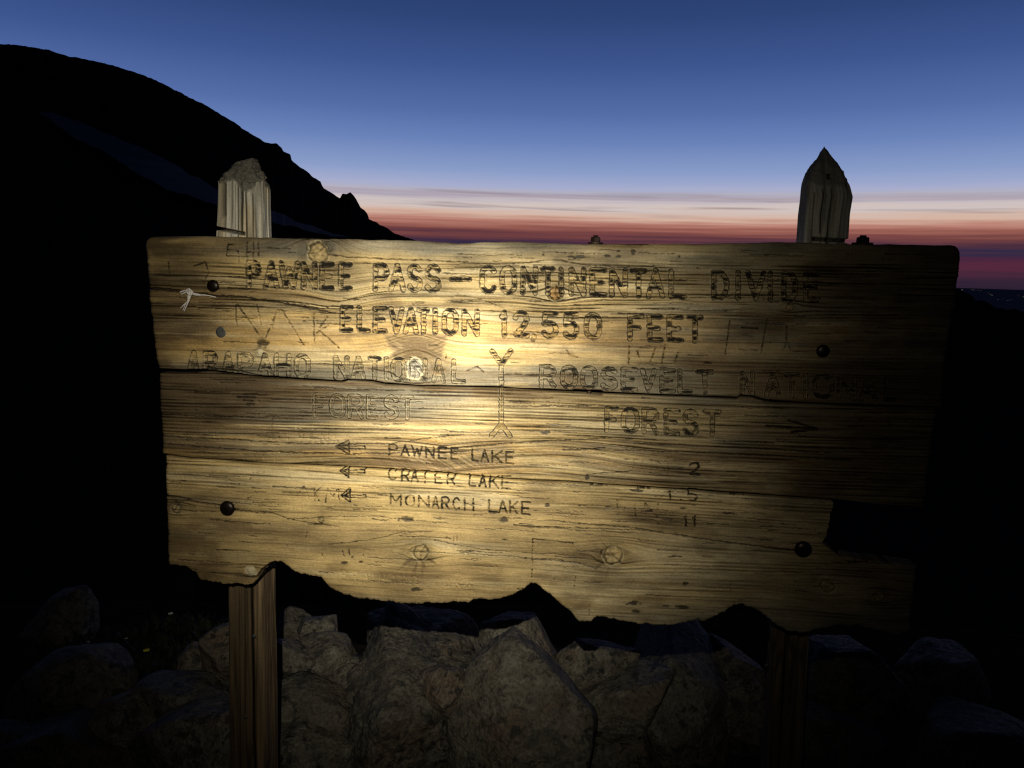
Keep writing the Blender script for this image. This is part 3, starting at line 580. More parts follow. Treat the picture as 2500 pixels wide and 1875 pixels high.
def plank(k, top, bot, left, right, rows, cols, gap_top, gap_bot, out):
    topc = lambda x: ip(top, x) + gap_top(x)
    botc = lambda x: ip(bot, x) - gap_bot(x)
    s = np.linspace(0, 1, cols)[None, :]; t = np.linspace(0, 1, rows)[:, None]
    X = 300 + 2100 * s + 0 * t; Y = 0 * X
    for _ in range(5):
        yt, yb = topc(X), botc(X); Y = yt + (yb - yt) * t
        xl = ip(left, Y) + 3.0 * (noise2(Y / 9.0, Y * 0 + k, 3) - .5) + 1.6 * (noise2(Y / 2.6, Y * 0 + k, 6) - .5)
        xr = ip(right, Y) + 3.0 * (noise2(Y / 9.0, Y * 0 + k, 13) - .5)
        X = xl + (xr - xl) * s
    cut = np.zeros(X.shape, bool)
    if k == 2:   # the upper right end of this plank has broken away
        bxv = np.interp(Y, [1200, 1244, 1276, 1310, 1328, 1360], [2044, 2031, 2024, 2017, 2008, 2052]) + 9 * (fbm2(Y / 7.0, Y * 0, 3, 81) - .5)
        lowv = np.interp(X, [2000, 2065, 2239], [1352, 1364, 1386]) + 6 * (fbm2(X / 22.0, X * 0, 3, 83) - .5)
        cut = (X > bxv) & (Y < lowv)
        near_y = cut & (lowv - Y < 4.5); near_x = cut & ~near_y & (X - bxv < 5)
        Y = np.where(near_y, lowv, Y); X = np.where(near_x, bxv, X)
    yt, yb = topc(X), botc(X)
    dT, dB, dL, dR = Y - yt, yb - Y, X - xl, xr - X
    # grain field bent round the knots
    slope = (0.018, 0.03, 0.05)[k]
    G = Y - slope * X + 6 * (fbm2(X / 520.0, Y / 160.0, 2, 20 + k) - .5) + 1.2 * (noise2(X / 160.0, Y / 40.0, 41 + k) - .5)
    if k == 0:
        G = G - 26 * np.exp(-((X - 775) / 110) ** 2 - ((Y - 560) / 70) ** 2) * -1 + 16 * np.exp(-((X - 830) / 70) ** 2) * smooth(640, 720, Y) * smooth(800, 730, Y) * -1
        G = G + 22 * np.exp(-((X - 1015) / 60) ** 2 - ((Y - 830) / 60) ** 2)
    if k == 1: G = G + 0.12 * np.abs(X - 1080) * smooth(1040, 1090, Y) * np.exp(-((X - 1080) / 260) ** 2) * 1.0 + 14 * np.exp(-((X - 1400) / 160) ** 2 - ((Y - 1110) / 40) ** 2)
    ring = np.full(X.shape, 9.0); kn = np.full(X.shape, -1); halo = np.zeros(X.shape)
    for q, (kp, kx, ky, rx, ry, tl, kind) in enumerate(KNOTS):
        if kp != k: continue
        c_, s_ = math.cos(math.radians(tl)), math.sin(math.radians(tl))
        dx, dy = X - kx, Y - ky
        u = (dx * c_ + dy * s_) / rx; v = (-dx * s_ + dy * c_) / ry
        u = u + 0.26 * (noise2(X / 11.0, Y / 11.0, 50 + q) - .5) + .12 * (noise2(X / 4.0, Y / 4.0, 51) - .5); v = v + 0.26 * (noise2(X / 11.0, Y / 11.0, 53 + q) - .5) + .12 * (noise2(X / 4.0, Y / 4.0, 54) - .5)
        r = np.hypot(u, v); ring = np.minimum(ring, r); kn = np.where(r < 1.25, q, kn)
        rs2 = (dx / (2.3 * rx)) ** 2 + (dy / ry) ** 2
        G = G - dy * 1.25 / (rs2 + .55) * (rs2 < 60)
        halo = np.maximum(halo, np.exp(-((dx / (2.6 * rx)) ** 2 + (dy / (1.7 * ry)) ** 2)))
    wide = fbm2(X / 300.0, G / 26.0, 3, 60 + k)                      # broad growth bands
    g1 = noise2(X / 260.0, G / 7.0, 70 + k); g2 = noise2(X / 150.0, G / 3.6, 80 + k); g3 = noise2(X / 60.0, G / 1.9, 90 + k)
    inter = fbm2(X / 130.0, G / 18.0, 3, 66 + k)
    coarse = (0.9, 0.75, 0.55)[k]
    if k == 2: coarse = 0.22 + 0.38 * smooth(1300, 1190, Y) + .25 * smooth(1400, 1700, X)
    if k == 0: coarse = 0.22 + 0.85 * smooth(630, 655, Y) * smooth(800, 760, Y) + .12 * smooth(800, 820, Y) + .2 * smooth(860, 900, Y)
    dY = np.gradient(Y, axis=0)
    def rings(ph, wpx, seed, lo, hi, lx):
        g = np.abs(np.gradient(ph, axis=0) / dY).clip(.012, .5)
        n_ = np.round(ph); d_ = np.abs(ph - n_) / g
        hit = noise2(X / lx, n_ * 3.713 + 11, seed); wd = wpx * (.55 + .9 * noise2(X / 70.0, n_ * 1.91, seed + 5))
        return smooth(1.25, .55, d_ / wd) * smooth(lo, hi, hit)
    coarse = coarse + .8 * halo
    line1 = rings(G / 8.2 + 1.3 * fbm2(X / 900.0, G / 60.0, 2, 100 + k) + .5 * noise2(X / 260.0, G / 16.0, 103 + k), 2.0, 106 + k, .24, .74, 190.0) * smooth(.18, .46, inter + .3 * halo)
    line2 = rings(G / 3.9 + 1.6 * fbm2(X / 700.0, G / 34.0, 2, 110 + k) + .5 * noise2(X / 140.0, G / 9.0, 113 + k), 1.25, 116 + k, .32, .85, 100.0)
    H = -1.5 * line1 * coarse - .9 * line2 * coarse + .9 * (g2 - .5) * coarse + .4 * (g3 - .5)
    H += 1.2 * (fbm2(X / 240.0, Y / 90.0, 3, 33 + k) - .5) * 2 + .8 * (fbm2(X / 11.0, Y / 6.0, 3, 36) - .5)
    # colour of the wood itself: honey heartwood, silvered surface, brown stain
    tan = np.array([.415, .292, .122]); warm = np.array([.42, .255, .082]); grey = np.array([.150, .132, .098]); brown = np.array([.115, .070, .030]); pale = np.array([.54, .44, .26])
    gm = fbm2(X / 200.0, G / 30.0, 4, 44 + k)
    if k == 0:
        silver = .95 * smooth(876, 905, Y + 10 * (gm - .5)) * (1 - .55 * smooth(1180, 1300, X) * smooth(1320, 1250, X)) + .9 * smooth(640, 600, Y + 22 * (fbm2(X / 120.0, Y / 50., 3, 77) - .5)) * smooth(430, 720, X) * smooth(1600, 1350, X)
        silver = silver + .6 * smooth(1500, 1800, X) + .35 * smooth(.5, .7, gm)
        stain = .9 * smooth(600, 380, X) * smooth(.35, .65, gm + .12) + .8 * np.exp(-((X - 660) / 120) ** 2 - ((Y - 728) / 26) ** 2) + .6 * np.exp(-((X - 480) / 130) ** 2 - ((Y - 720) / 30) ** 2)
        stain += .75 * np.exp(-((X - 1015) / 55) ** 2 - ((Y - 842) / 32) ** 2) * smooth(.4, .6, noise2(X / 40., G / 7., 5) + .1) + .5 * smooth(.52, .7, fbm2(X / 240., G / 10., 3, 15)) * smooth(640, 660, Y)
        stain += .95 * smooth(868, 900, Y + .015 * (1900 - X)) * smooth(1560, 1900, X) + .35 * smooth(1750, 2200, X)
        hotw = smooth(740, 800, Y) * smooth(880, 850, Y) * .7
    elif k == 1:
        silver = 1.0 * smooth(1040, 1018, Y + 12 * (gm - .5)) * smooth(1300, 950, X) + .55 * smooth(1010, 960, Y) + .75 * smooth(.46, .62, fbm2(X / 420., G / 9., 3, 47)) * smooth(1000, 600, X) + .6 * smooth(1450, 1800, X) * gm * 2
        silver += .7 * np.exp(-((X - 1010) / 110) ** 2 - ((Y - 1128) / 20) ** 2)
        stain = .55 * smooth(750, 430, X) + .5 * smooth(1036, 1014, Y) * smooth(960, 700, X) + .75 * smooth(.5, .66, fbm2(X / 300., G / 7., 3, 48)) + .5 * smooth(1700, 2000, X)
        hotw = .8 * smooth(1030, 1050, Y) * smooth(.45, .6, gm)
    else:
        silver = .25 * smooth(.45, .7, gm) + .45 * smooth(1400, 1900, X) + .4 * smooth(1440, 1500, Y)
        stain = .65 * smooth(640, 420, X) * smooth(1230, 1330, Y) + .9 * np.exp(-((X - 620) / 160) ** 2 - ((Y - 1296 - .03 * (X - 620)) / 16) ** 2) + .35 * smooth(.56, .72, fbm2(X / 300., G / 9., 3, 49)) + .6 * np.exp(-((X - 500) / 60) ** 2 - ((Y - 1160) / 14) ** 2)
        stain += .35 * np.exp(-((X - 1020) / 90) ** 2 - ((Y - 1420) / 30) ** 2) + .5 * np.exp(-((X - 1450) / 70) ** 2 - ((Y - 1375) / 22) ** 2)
        hotw = .3 * smooth(.5, .7, gm)
    if k == 2:
        for (fx, fy, a0, a1, ln_) in ((1026, 1350, -.2, 3.3, 95), (1497, 1356, 2.0, 4.4, 90)):
            rr_ = np.hypot(X - fx, (Y - fy) * 1.25); aa = np.arctan2((Y - fy), X - fx) % 6.283
            fan = smooth(ln_, ln_ * .35, rr_) * smooth(20, 30, rr_) * smooth(a0 % 6.283 - .4 if a0 > 0 else -.5, (a0 + .3) if a0 > 0 else .1, aa) * smooth(a1 + .3, a1 - .2, aa)
            ray_ = noise2(aa * 9.0, rr_ / 60.0, 141)
            H = H + .9 * fan * (ray_ - .5); stain = stain + fan * (.8 * smooth(.5, .75, ray_)) ; hotw = hotw - fan * .3
    if k == 1:
        hz = np.exp(-((X - 1060) / 120) ** 2 - ((Y - 1132) / 22) ** 2)
        hat = noise2((X * .8 - Y * 1.3) / 5.0, (X + Y) / 60.0, 143)
        stain = stain + 1.1 * hz * smooth(.45, .62, hat); H = H - .9 * hz * smooth(.45, .62, hat)
    if k == 0:
        cone = smooth(0, 12, (Y - 812)) * smooth(0, 14, 62 - np.abs(X - 1018 - .1 * (Y - 850)) + .35 * (880 - Y)) * smooth(884, 872, Y)
        ar = noise2((Y + .004 * (X - 1018) ** 2) / 3.4, X / 70.0, 145)
        silver = silver + .5 * cone; stain = stain + cone * (.25 + .7 * smooth(.5, .66, ar)); H = H - .7 * cone * smooth(.5, .66, ar)
    silver = np.clip(silver, 0, 1)[..., None]; stain = np.clip(stain, 0, 1)[..., None]; hotw = np.clip(hotw, 0, 1)[..., None]
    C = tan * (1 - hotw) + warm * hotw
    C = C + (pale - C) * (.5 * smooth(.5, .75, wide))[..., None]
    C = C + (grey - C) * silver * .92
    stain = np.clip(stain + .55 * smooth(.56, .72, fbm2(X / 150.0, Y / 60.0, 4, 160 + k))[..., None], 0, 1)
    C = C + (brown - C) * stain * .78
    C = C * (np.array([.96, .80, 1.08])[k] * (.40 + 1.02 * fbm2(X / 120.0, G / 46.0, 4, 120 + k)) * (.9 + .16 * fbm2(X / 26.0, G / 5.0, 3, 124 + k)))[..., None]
    C = C * (.86 + .12 * g1 + .12 * g2 + .16 * (noise2(X / 3.2, Y / 2.4, 151) - .3))[..., None]
    dk = np.clip(line1 * .9 * np.minimum(coarse * 1.1, 1) + line2 * .55 * np.minimum(coarse, 1), 0, 1)[..., None]
    C = C * (1 - .95 * dk) + np.array([.02, .013, .007]) * dk * .6
    C = C * (1 - .42 * (halo * smooth(.35, .65, noise2(X / 22.0, G / 9.0, 63))))[..., None]
    dull = np.clip(silver[..., 0] * .6 + dk[..., 0], 0, 1)
    # knots
    for q, (kp, kx, ky, rx, ry, tl, kind) in enumerate(KNOTS):
        if kp != k: continue
        m = kn == q
        if not m.any(): continue
        r = ring[m]; kw = 1.2 / rx + 1.6 / rx * noise2(X[m] / 8.0, Y[m] / 8.0, 57 + q); th_ = np.arctan2(Y[m] - ky, X[m] - kx); n_ = noise2(r * 7, r * 0 + q, 7)
        if kind == 'hole':
            H[m] += np.where(r < .98, -3.5 * smooth(1.0, .78, r) - 6 * smooth(.1, .5, (Y[m] - ky) / ry) * smooth(.95, .7, r), 1.3 * smooth(1.25, 1.0, r))
            cc = np.where((r < .9)[:, None], np.array([.17, .15, .12]) * (.5 + n_[:, None]), np.array([.36, .30, .19]))
        elif kind == 'chip':
            H[m] += 2.5 * smooth(1.1, .3, r); cc = np.array([.50, .42, .26]) * (.7 + .5 * n_[:, None])
        else:
            H[m] += .9 * smooth(1.0, .9, r) - 3.0 * np.exp(-((r - .98) / kw) ** 2) + .25 * np.sin(r * 26)
            core = np.array([.34, .245, .11]) if kind == 'pale' else np.array([.24, .135, .045])
            cc = core * (.78 + .45 * n_[:, None]) * (1 - .55 * np.exp(-(r / .16) ** 2))[:, None]
            cc = np.where((r > 1.02)[:, None], np.array([.48, .38, .20]), cc)
            for a0 in (q * 1.7 % 6.28 - 3.14, (q * 1.7 + 2.4) % 6.28 - 3.14):
                dcr = np.abs((th_ - a0 + math.pi) % (2 * math.pi) - math.pi) * r * rx
                fcr = np.exp(-(dcr / 1.3) ** 2) * smooth(.15, .4, r); cc = cc * (1 - .9 * fcr)[:, None]; H[m] -= 1.8 * fcr
            cc = cc * (.6 + .7 * noise2(X[m] / 7.0, Y[m] / 7.0, 59 + q))[:, None]
            cc = cc * (1 - .93 * np.exp(-((r - .98) / kw) ** 2))[:, None]
        w = smooth(1.25, 1.05, r)[:, None] * (.72 if kind == 'pale' else .9)
        C[m] = C[m] * (1 - w) + cc * w
    # carved strokes
    dn = np.full(X.shape, 9.0); small_ = np.zeros(X.shape, bool); dirt_shade = np.zeros(X.shape); carve = np.zeros(X.shape); paint = np.zeros(X.shape); burr = np.zeros(X.shape)
    wx = 1.3 * (noise2(X / 5.0, Y / 3.0, 21) - .5) * 2; wy = .7 * (noise2(X / 6.0, Y / 4.0, 23) - .5) * 2
    keep = smooth(.30, .62, fbm2(X / 26.0, Y / 4.0, 3, 27))
    rip = noise2(X / 30.0, G / 2.6, 29)
    def columns(x0, x1, y0, y1):
        a = int(max(0, (x0 - 400) / (2350 - 345) * cols - 40)); b = int(min(cols, (x1 - 330) / (2225 - 409) * cols + 40))
        b = max(b, a + 1); ok = np.flatnonzero((Y[:, a:b].max(1) > y0) & (Y[:, a:b].min(1) < y1))
        return (slice(ok[0], ok[-1] + 1) if len(ok) else slice(0, 1), slice(a, b))
    for (x0, y0, x1, y1, w, dep, pt, kp) in STROKES:
        if kp != k: continue
        sl = columns(min(x0, x1) - w, max(x0, x1) + w, min(y0, y1) - 2 * w - 3, max(y0, y1) + 2 * w + 3)
        xx = X[sl] + wx[sl]; yy = Y[sl] + wy[sl]
        L2 = (x1 - x0) ** 2 + (y1 - y0) ** 2 + 1e-6
        tt = np.clip(((xx - x0) * (x1 - x0) + (yy - y0) * (y1 - y0)) / L2, 0, 1)
        d = np.hypot(xx - x0 - tt * (x1 - x0), yy - y0 - tt * (y1 - y0)) / (w * .5)
        c = dep * smooth(1.02, .66 if w > 8 else .2, d)
        if w > 8: c = c * (1 - .18 * smooth(.5, .0, d))
        carve[sl] = np.maximum(carve[sl], c)
        burr[sl] = np.maximum(burr[sl], np.exp(-((d - 1.12) / .16) ** 2) * (w > 4.5))
        if w > 8:
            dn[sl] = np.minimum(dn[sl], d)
        small_[sl] |= (d < 1.3) & (w < 8)
        if 4.9 < w <= 8:
            dirt_shade[sl] = np.maximum(dirt_shade[sl], .5 * smooth(.8, .2, d))
        ori = abs(x1 - x0) / math.sqrt(L2)
        amt = pt * (.42 + .85 * ori * ori) if w > 8 else pt
        pm = smooth(1.0 if w < 8 else .86, .55 if w < 8 else .62, d) * smooth(1 - amt - .18, 1 - amt + .18, keep[sl] * .8 + .1 + (.1 if w < 8 else 0))
        paint[sl] = np.maximum(paint[sl], pm if amt > 0 else 0)
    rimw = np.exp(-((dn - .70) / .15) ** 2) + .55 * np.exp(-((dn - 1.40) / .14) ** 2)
    dirt_shade = np.maximum(dirt_shade, np.exp(-((dn - 1.06) / .24) ** 2) * 1.25)  # dark outline of wide strokes, groove shading put into the colour
    burr *= (carve < .3)
    H += -carve * (.8 + .4 * rip) + .5 * burr
    ink = np.array([.014, .012, .010])
    # worn groove: pale rim and dark corner line painted in for the weak relief shading, ladder of grain across the floor
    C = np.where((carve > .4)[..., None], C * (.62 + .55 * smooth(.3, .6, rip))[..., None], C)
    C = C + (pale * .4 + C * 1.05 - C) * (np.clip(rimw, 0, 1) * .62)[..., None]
    C = C * (1 - .74 * np.clip(dirt_shade, 0, 1) * (.6 + .7 * smooth(.25, .6, noise2(X / 7.0, Y / 7.0, 91))))[..., None].clip(0.05, 1)
    p3 = np.clip(paint * np.where(small_, .35 + .85 * smooth(.3, .52, rip), 1.1), 0, 1)[..., None]
    C = C * (1 - p3) + ink * p3
    dull = np.clip(dull + p3[..., 0] + .6 * (carve > .4), 0, 1)
    # drying cracks and rot spots
    for (kp, pl, w0, w1, dep) in CRACKS:
        if kp != k: continue
        tot = sum(math.dist(a, b) for a, b in zip(pl, pl[1:])); run = 0
        for (x0, y0), (x1, y1) in zip(pl, pl[1:]):
            ll = math.dist((x0, y0), (x1, y1)); sl = columns(min(x0, x1) - 12, max(x0, x1) + 12, min(y0, y1) - 18, max(y0, y1) + 18)
            xx = X[sl]; yy = Y[sl] + 1.8 * wy[sl] + 2.5 * (noise2(X[sl] / 25.0, X[sl] * 0, 19) - .5)
            tt = np.clip(((xx - x0) * (x1 - x0) + (yy - y0) * (y1 - y0)) / ll ** 2, 0, 1)
            w = w0 + (w1 - w0) * (run + tt * ll) / tot; w = w * (.75 + .5 * noise2(xx / 18.0, xx * 0, 61))
            d = np.hypot(xx - x0 - tt * (x1 - x0), yy - y0 - tt * (y1 - y0)) / (w * .5)
            f_ = smooth(1.15, .35, d)
            H[sl] = np.minimum(H[sl], H[sl] * (1 - f_) - dep * f_)
            C[sl] = C[sl] * (1 - .9 * f_[..., None]) + np.array([.012, .008, .005]) * .9 * f_[..., None]
            run += ll
    for (kp, x, y, rx, ry) in SPOTS:
        if kp != k: continue
        sl = columns(x - rx * 2, x + rx * 2, y - ry * 3, y + ry * 3)
        d = np.hypot((X[sl] - x) / rx, (Y[sl] - y) / ry) + 1.1 * (fbm2(X[sl] / 9.0, Y[sl] / 4.0, 2, 71) - .5)
        f_ = smooth(1.05, .55, d)
        H[sl] -= 1.2 * f_; C[sl] = C[sl] * (1 - .82 * f_[..., None])
    # worn, rounded borders
    R1 = 7 + 5 * noise2(X / 50.0, Y / 50.0, 3)
    if k == 0: RT = R1 * 1.3
    else: RT = R1 * .55
    def rnd_edge(d, R): q = np.clip(1 - d / R, 0, 1); return R * (1 - np.sqrt(np.clip(1 - q * q, 0, 1)))
    RB = R1 * (.45 if k < 2 else .6)
    e = np.maximum.reduce([rnd_edge(dT, RT), rnd_edge(dB, RB), rnd_edge(dL, R1 * 1.2), rnd_edge(dR, R1 * 1.2)])
    H = np.clip(H, -11, 4) - .78 * e
    if k == 2: H -= 1.5 * smooth(14, 0, dB) * fbm2(X / 12., Y / 12., 3, 7)
    # colour darkens towards the left ends and the broken lower edge
    C = C * (1 - .35 * smooth(8, 0, np.minimum(dL, dB if k == 2 else dL)))[..., None]
    base_off = (0.0, -.0035, -.001)[k]
    PW = on_plane(X, Y, 0.0) + EN * (H * .001 + base_off)[..., None]
    front = PW.reshape(-1, 3)
    idx = np.arange(rows * cols).reshape(rows, cols)
    keepf = np.ones((rows - 1, cols - 1), bool)
    if k == 2: keepf = ~(cut[:-1, :-1] & cut[1:, :-1] & cut[1:, 1:] & cut[:-1, 1:])
    fq = np.stack([idx[:-1, :-1], idx[1:, :-1], idx[1:, 1:], idx[:-1, 1:]], -1)
    quads = fq[keepf]
    # border edges -> side walls
    ed = np.concatenate([quads[:, [0, 1]], quads[:, [1, 2]], quads[:, [2, 3]], quads[:, [3, 0]]])
    key = np.sort(ed, 1); kk = key[:, 0].astype(np.int64) * (rows * cols) + key[:, 1]
    _, inv, cnt = np.unique(kk, return_inverse=True, return_counts=True)
    be = ed[cnt[inv] == 1]
    bv = np.unique(be); mp = -np.ones(rows * cols, int)
    back = on_plane(X, Y, 0.0).reshape(-1, 3)[bv] - EN * THICK
    nseg = 4
    verts = [front]; base = len(front); cols_a = [C.reshape(-1, 3)]; dl = [dull.ravel()]
    prev = bv.copy(); walls = []
    f_b = front[bv]
    for sgm in range(1, nseg + 1):
        a = sgm / nseg; V_ = f_b * (1 - a) + back * a
        if sgm < nseg: V_ = V_ + 0.0003 * (RNG.random(V_.shape) - .5)
        verts.append(V_); cur = base + np.arange(len(bv)); base += len(bv)
        cols_a.append(C.reshape(-1, 3)[bv] * .6 + np.array([.10, .075, .045]) * .4); dl.append(np.ones(len(bv)))
        lut = np.zeros(rows * cols, int); lut[bv] = np.arange(len(bv))
        i0, i1 = lut[be[:, 0]], lut[be[:, 1]]
        walls.append(np.stack([prev[i1], prev[i0], cur[i0], cur[i1]], -1)); prev = cur
    lutb = -np.ones(rows * cols, int); lutb[bv] = prev
    bq = []
    for i in range(cols - 1):   # closed back
        colk = keepf[:, i]
        rws = np.flatnonzero(colk)
        if len(rws) == 0: continue
        j0, j1 = rws[0], rws[-1] + 1
        ids = [lutb[idx[j0, i]], lutb[idx[j0, i + 1]], lutb[idx[j1, i + 1]], lutb[idx[j1, i]]]
        if min(ids) >= 0: bq.append(ids)
    allq = np.concatenate([quads] + walls + [np.array(bq)])
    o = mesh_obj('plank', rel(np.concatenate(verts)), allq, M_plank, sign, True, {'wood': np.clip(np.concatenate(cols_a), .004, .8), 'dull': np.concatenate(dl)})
    out.append(o)
planks = []
g_ab = lambda x: 1.9 + 1.8 * noise2(x / 60.0, x * 0, 2) + 3.0 * smooth(1396, 1402, x) * smooth(1474, 1468, x) + 2.5 * smooth(530, 440, x)
g_bc = lambda x: 1.3 + 1.2 * noise2(x / 70.0, x * 0, 12) + 1.0 * smooth(1300, 1800, x)
zero = lambda x: 0 * x + 3.0 * (fbm2(x / 40.0, x * 0, 3, 5) - .5)
rough_b = lambda x: 9.0 * (fbm2(x / 17.0, x * 0, 3, 6) - .5) + 2.6 * (noise2(x / 3.6, x * 0, 8) - .5)
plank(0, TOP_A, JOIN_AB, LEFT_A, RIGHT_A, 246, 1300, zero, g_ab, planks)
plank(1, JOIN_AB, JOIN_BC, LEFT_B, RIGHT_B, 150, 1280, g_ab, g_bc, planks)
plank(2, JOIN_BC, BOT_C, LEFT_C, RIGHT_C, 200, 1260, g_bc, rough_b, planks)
for o, l in zip(planks, ('top plank carved with the pass name and elevation', 'narrow silvered middle plank carved with forest', 'bottom plank with ragged broken lower edge')): o['label'] = l

# ------------------------------------------------------------------ posts
def post(outline, y_top, label, depth, seed, slots, cap_y, cracks, lump=.017, trim=(-6, 27), capc=.92):
    """outline: rows (y, x_left, x_right) in photo px on the plane just behind the planks"""
    off = -THICK - .003
    o_ = np.array(outline, float); wd_ = (o_[:, 2] - o_[:, 1]) / 130.0
    o_[:, 1] += trim[0] * wd_; o_[:, 2] -= trim[1] * wd_
    ys = np.concatenate([np.linspace(y_top, y_top + 150, 110), np.linspace(y_top + 152, 620, 70), np.linspace(630, 1180, 10), np.linspace(1200, 2300, 130)])
    na = 420
    th = np.linspace(0, 2 * np.pi, na, endpoint=False)
    V, C, D = [], [], []
    y0w = None
    for yy in ys:
        xl, xr = np.interp(yy, o_[:, 0], o_[:, 1]), np.interp(yy, o_[:, 0], o_[:, 2])
        pl, pr = on_plane(np.array([xl, xr]), np.array([yy, yy]), off)
        c = (pl + pr) / 2; hw = np.linalg.norm(pr - pl) / 2
        hd = depth / 2 * min(1.0, (hw / .05)) ** .75
        ct, st = np.cos(th), np.sin(th)
        pw = 5.5 if yy > y_top + 60 else 3.2
        rr = (np.abs(ct) ** pw + np.abs(st) ** pw) ** (-1 / pw)
        lu, lv = rr * ct * hw, rr * st * hd                       # lv: positive to the viewer
        side = np.where(np.abs(ct) > np.abs(st), 0, 1)
        arc_ = np.where(side == 0, st * hd * 900 + 200 * np.sign(ct), ct * hw * 900 + np.where(st < 0, 400, 0))
        gr = noise2(arc_ / 5.0, np.full(na, yy / 130.0), seed); gr2 = noise2(arc_ / 2.2, np.full(na, yy / 60.0), seed + 4)
        uf = lu / hw
        ck = .5 * np.exp(-((noise2(arc_ / 13.0, np.full(na, yy / 300.0), seed + 9) - .5) / .05) ** 2)
        for (cu, cw, ya, yb_, sl_) in cracks:
            cu2 = cu + sl_ * (yy - ya) / 100.0 + .035 * (noise2(np.array([yy / 40.0]), np.array([cu * 9]), 3)[0] - .5)
            ck = np.maximum(ck, np.exp(-((uf - cu2) / (cw * 1.25)) ** 2) * (st > .05) * float(smooth(ya - 8, ya + 8, yy) * smooth(yb_ + 8, yb_ - 8, yy)))
        capb = np.interp(uf, *np.array(cap_y, float).T) + 10 * (noise2(arc_ / 7.0, np.full(na, 0.3), seed + 2) - .5)
        capb = np.where(st > 0, capb, y_top + 70)
        top_w = smooth(capb + 5, capb - 5, yy)
        dsp = -.009 * ck * (1 - top_w) + .0014 * (gr - .5) + .0012 * (gr2 - .5) + top_w * (lump * (fbm2(arc_ / 11.0, np.full(na, yy / 14.0), 3, seed + 6) - .5) - .001)
        slotm = np.zeros(na)
        for (sy, sl, sw, sdep, u0, u1) in slots:
            uu = lu / hw
            m = np.exp(-(((yy - sy - sl * uu) / sw) ** 2) ** 2) * (st > .1) * (uu > u0) * (uu < u1)
            dsp = dsp - sdep * m; slotm = np.maximum(slotm, m)
        nx, ny = ct / np.hypot(ct, st), st / np.hypot(ct, st)
        lu = lu + dsp * nx; lv = lv + dsp * ny
        p = c + EU * lu[:, None] + EN * (lv - depth / 2)[:, None]
        V.append(p)
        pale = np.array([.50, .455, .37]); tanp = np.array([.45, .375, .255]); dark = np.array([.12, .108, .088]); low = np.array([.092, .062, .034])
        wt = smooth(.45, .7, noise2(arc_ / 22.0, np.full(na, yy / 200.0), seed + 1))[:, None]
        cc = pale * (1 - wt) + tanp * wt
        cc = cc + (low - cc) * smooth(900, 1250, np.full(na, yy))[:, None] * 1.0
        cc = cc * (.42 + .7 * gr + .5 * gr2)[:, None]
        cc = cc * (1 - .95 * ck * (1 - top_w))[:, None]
        cc = cc * (1 + .7 * smooth(.42, .5, uf) * smooth(900, 1250, np.full(na, yy)))[:, None]  # lower right strip painted lighter, as if its face caught the torch
        cc = cc * (1 - capc * top_w[:, None]) + dark * (.5 + 1.0 * fbm2(arc_ / 6.0, np.full(na, yy / 6.0), 3, seed + 8))[:, None] * top_w[:, None] * capc
        cc = cc * (1 - .8 * slotm)[:, None]
        C.append(cc); D.append(np.full(na, .5))
    V = np.concatenate(V); C = np.concatenate(C); D = np.concatenate(D)
    nrow = len(ys)
    ii = np.arange(nrow * na).reshape(nrow, na)
    q = np.stack([ii[:-1], ii[1:], np.roll(ii, -1, 1)[1:], np.roll(ii, -1, 1)[:-1]], -1).reshape(-1, 4)
    tip = V[:na].mean(0) + np.array([0, 0, .004])
    V = np.concatenate([V, tip[None]]); C = np.concatenate([C, C[:1]]); D = np.concatenate([D, D[:1]])
    tris = [(len(V) - 1, ii[0, j], ii[0, (j + 1) % na]) for j in range(na)]
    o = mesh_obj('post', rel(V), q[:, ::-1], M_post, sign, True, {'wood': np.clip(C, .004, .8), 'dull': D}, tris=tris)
    o['label'] = label
    return o
post([(381, 586, 604), (385, 578, 608), (389, 562, 611), (396, 556, 615), (404, 550, 620), (413, 543, 629), (425, 533, 640), (440, 528, 648), (470, 528, 650), (577, 525, 654), (900, 533, 650), (1180, 544, 655), (1430, 553, 662), (1875, 558, 670), (2300, 561, 674)], 381,
     'left post with pale split worn top', .088, 3, [(566, 9, 4.0, .020, -1.2, .48)], [(-1, 446), (-.5, 441), (-.18, 433), (0, 443), (.13, 454), (.31, 466), (.8, 465), (.95, 446), (1, 430)],
     [(-.52, .05, 420, 560, .0), (-.62, .07, 440, 530, .03), (-.18, .022, 432, 600, .0), (-.02, .014, 450, 560, .02), (.13, .020, 452, 600, .0), (.31, .035, 460, 570, .01), (.50, .022, 462, 600, .04), (.82, .022, 470, 600, .0), (-.44, .016, 520, 600, .0), (.42, .05, 1380, 2300, .012), (-.3, .02, 1400, 1900, .0)])
post([(353, 2023, 2030), (358, 2017, 2035), (368, 2010, 2041), (380, 2000, 2050), (392, 1985, 2056), (406, 1972, 2063), (420, 1964, 2069), (440, 1955, 2076), (455, 1952, 2080), (478, 1949, 2085), (520, 1945, 2078), (592, 1940, 2073), (900, 1926, 2045), (1180, 1905, 2012), (1550, 1874, 1980), (1875, 1856, 1960), (2300, 1833, 1937)], 353,
     'right post with pointed dark top', .088, 8, [(585, 2, 4.5, .014, -.7, 1.2), (429, 0, 6, .012, -.15, .12)], [(-1, 440), (-.5, 455), (0, 452), (.5, 455), (1, 445)],
     [(.06, .030, 458, 600, -.04), (.58, .026, 452, 600, -.03), (-.35, .022, 460, 570, .0), (-.7, .016, 470, 600, .0), (.3, .02, 1550, 2000, .0), (-.4, .02, 1550, 2100, .0)], .005, (24, -5), .55)

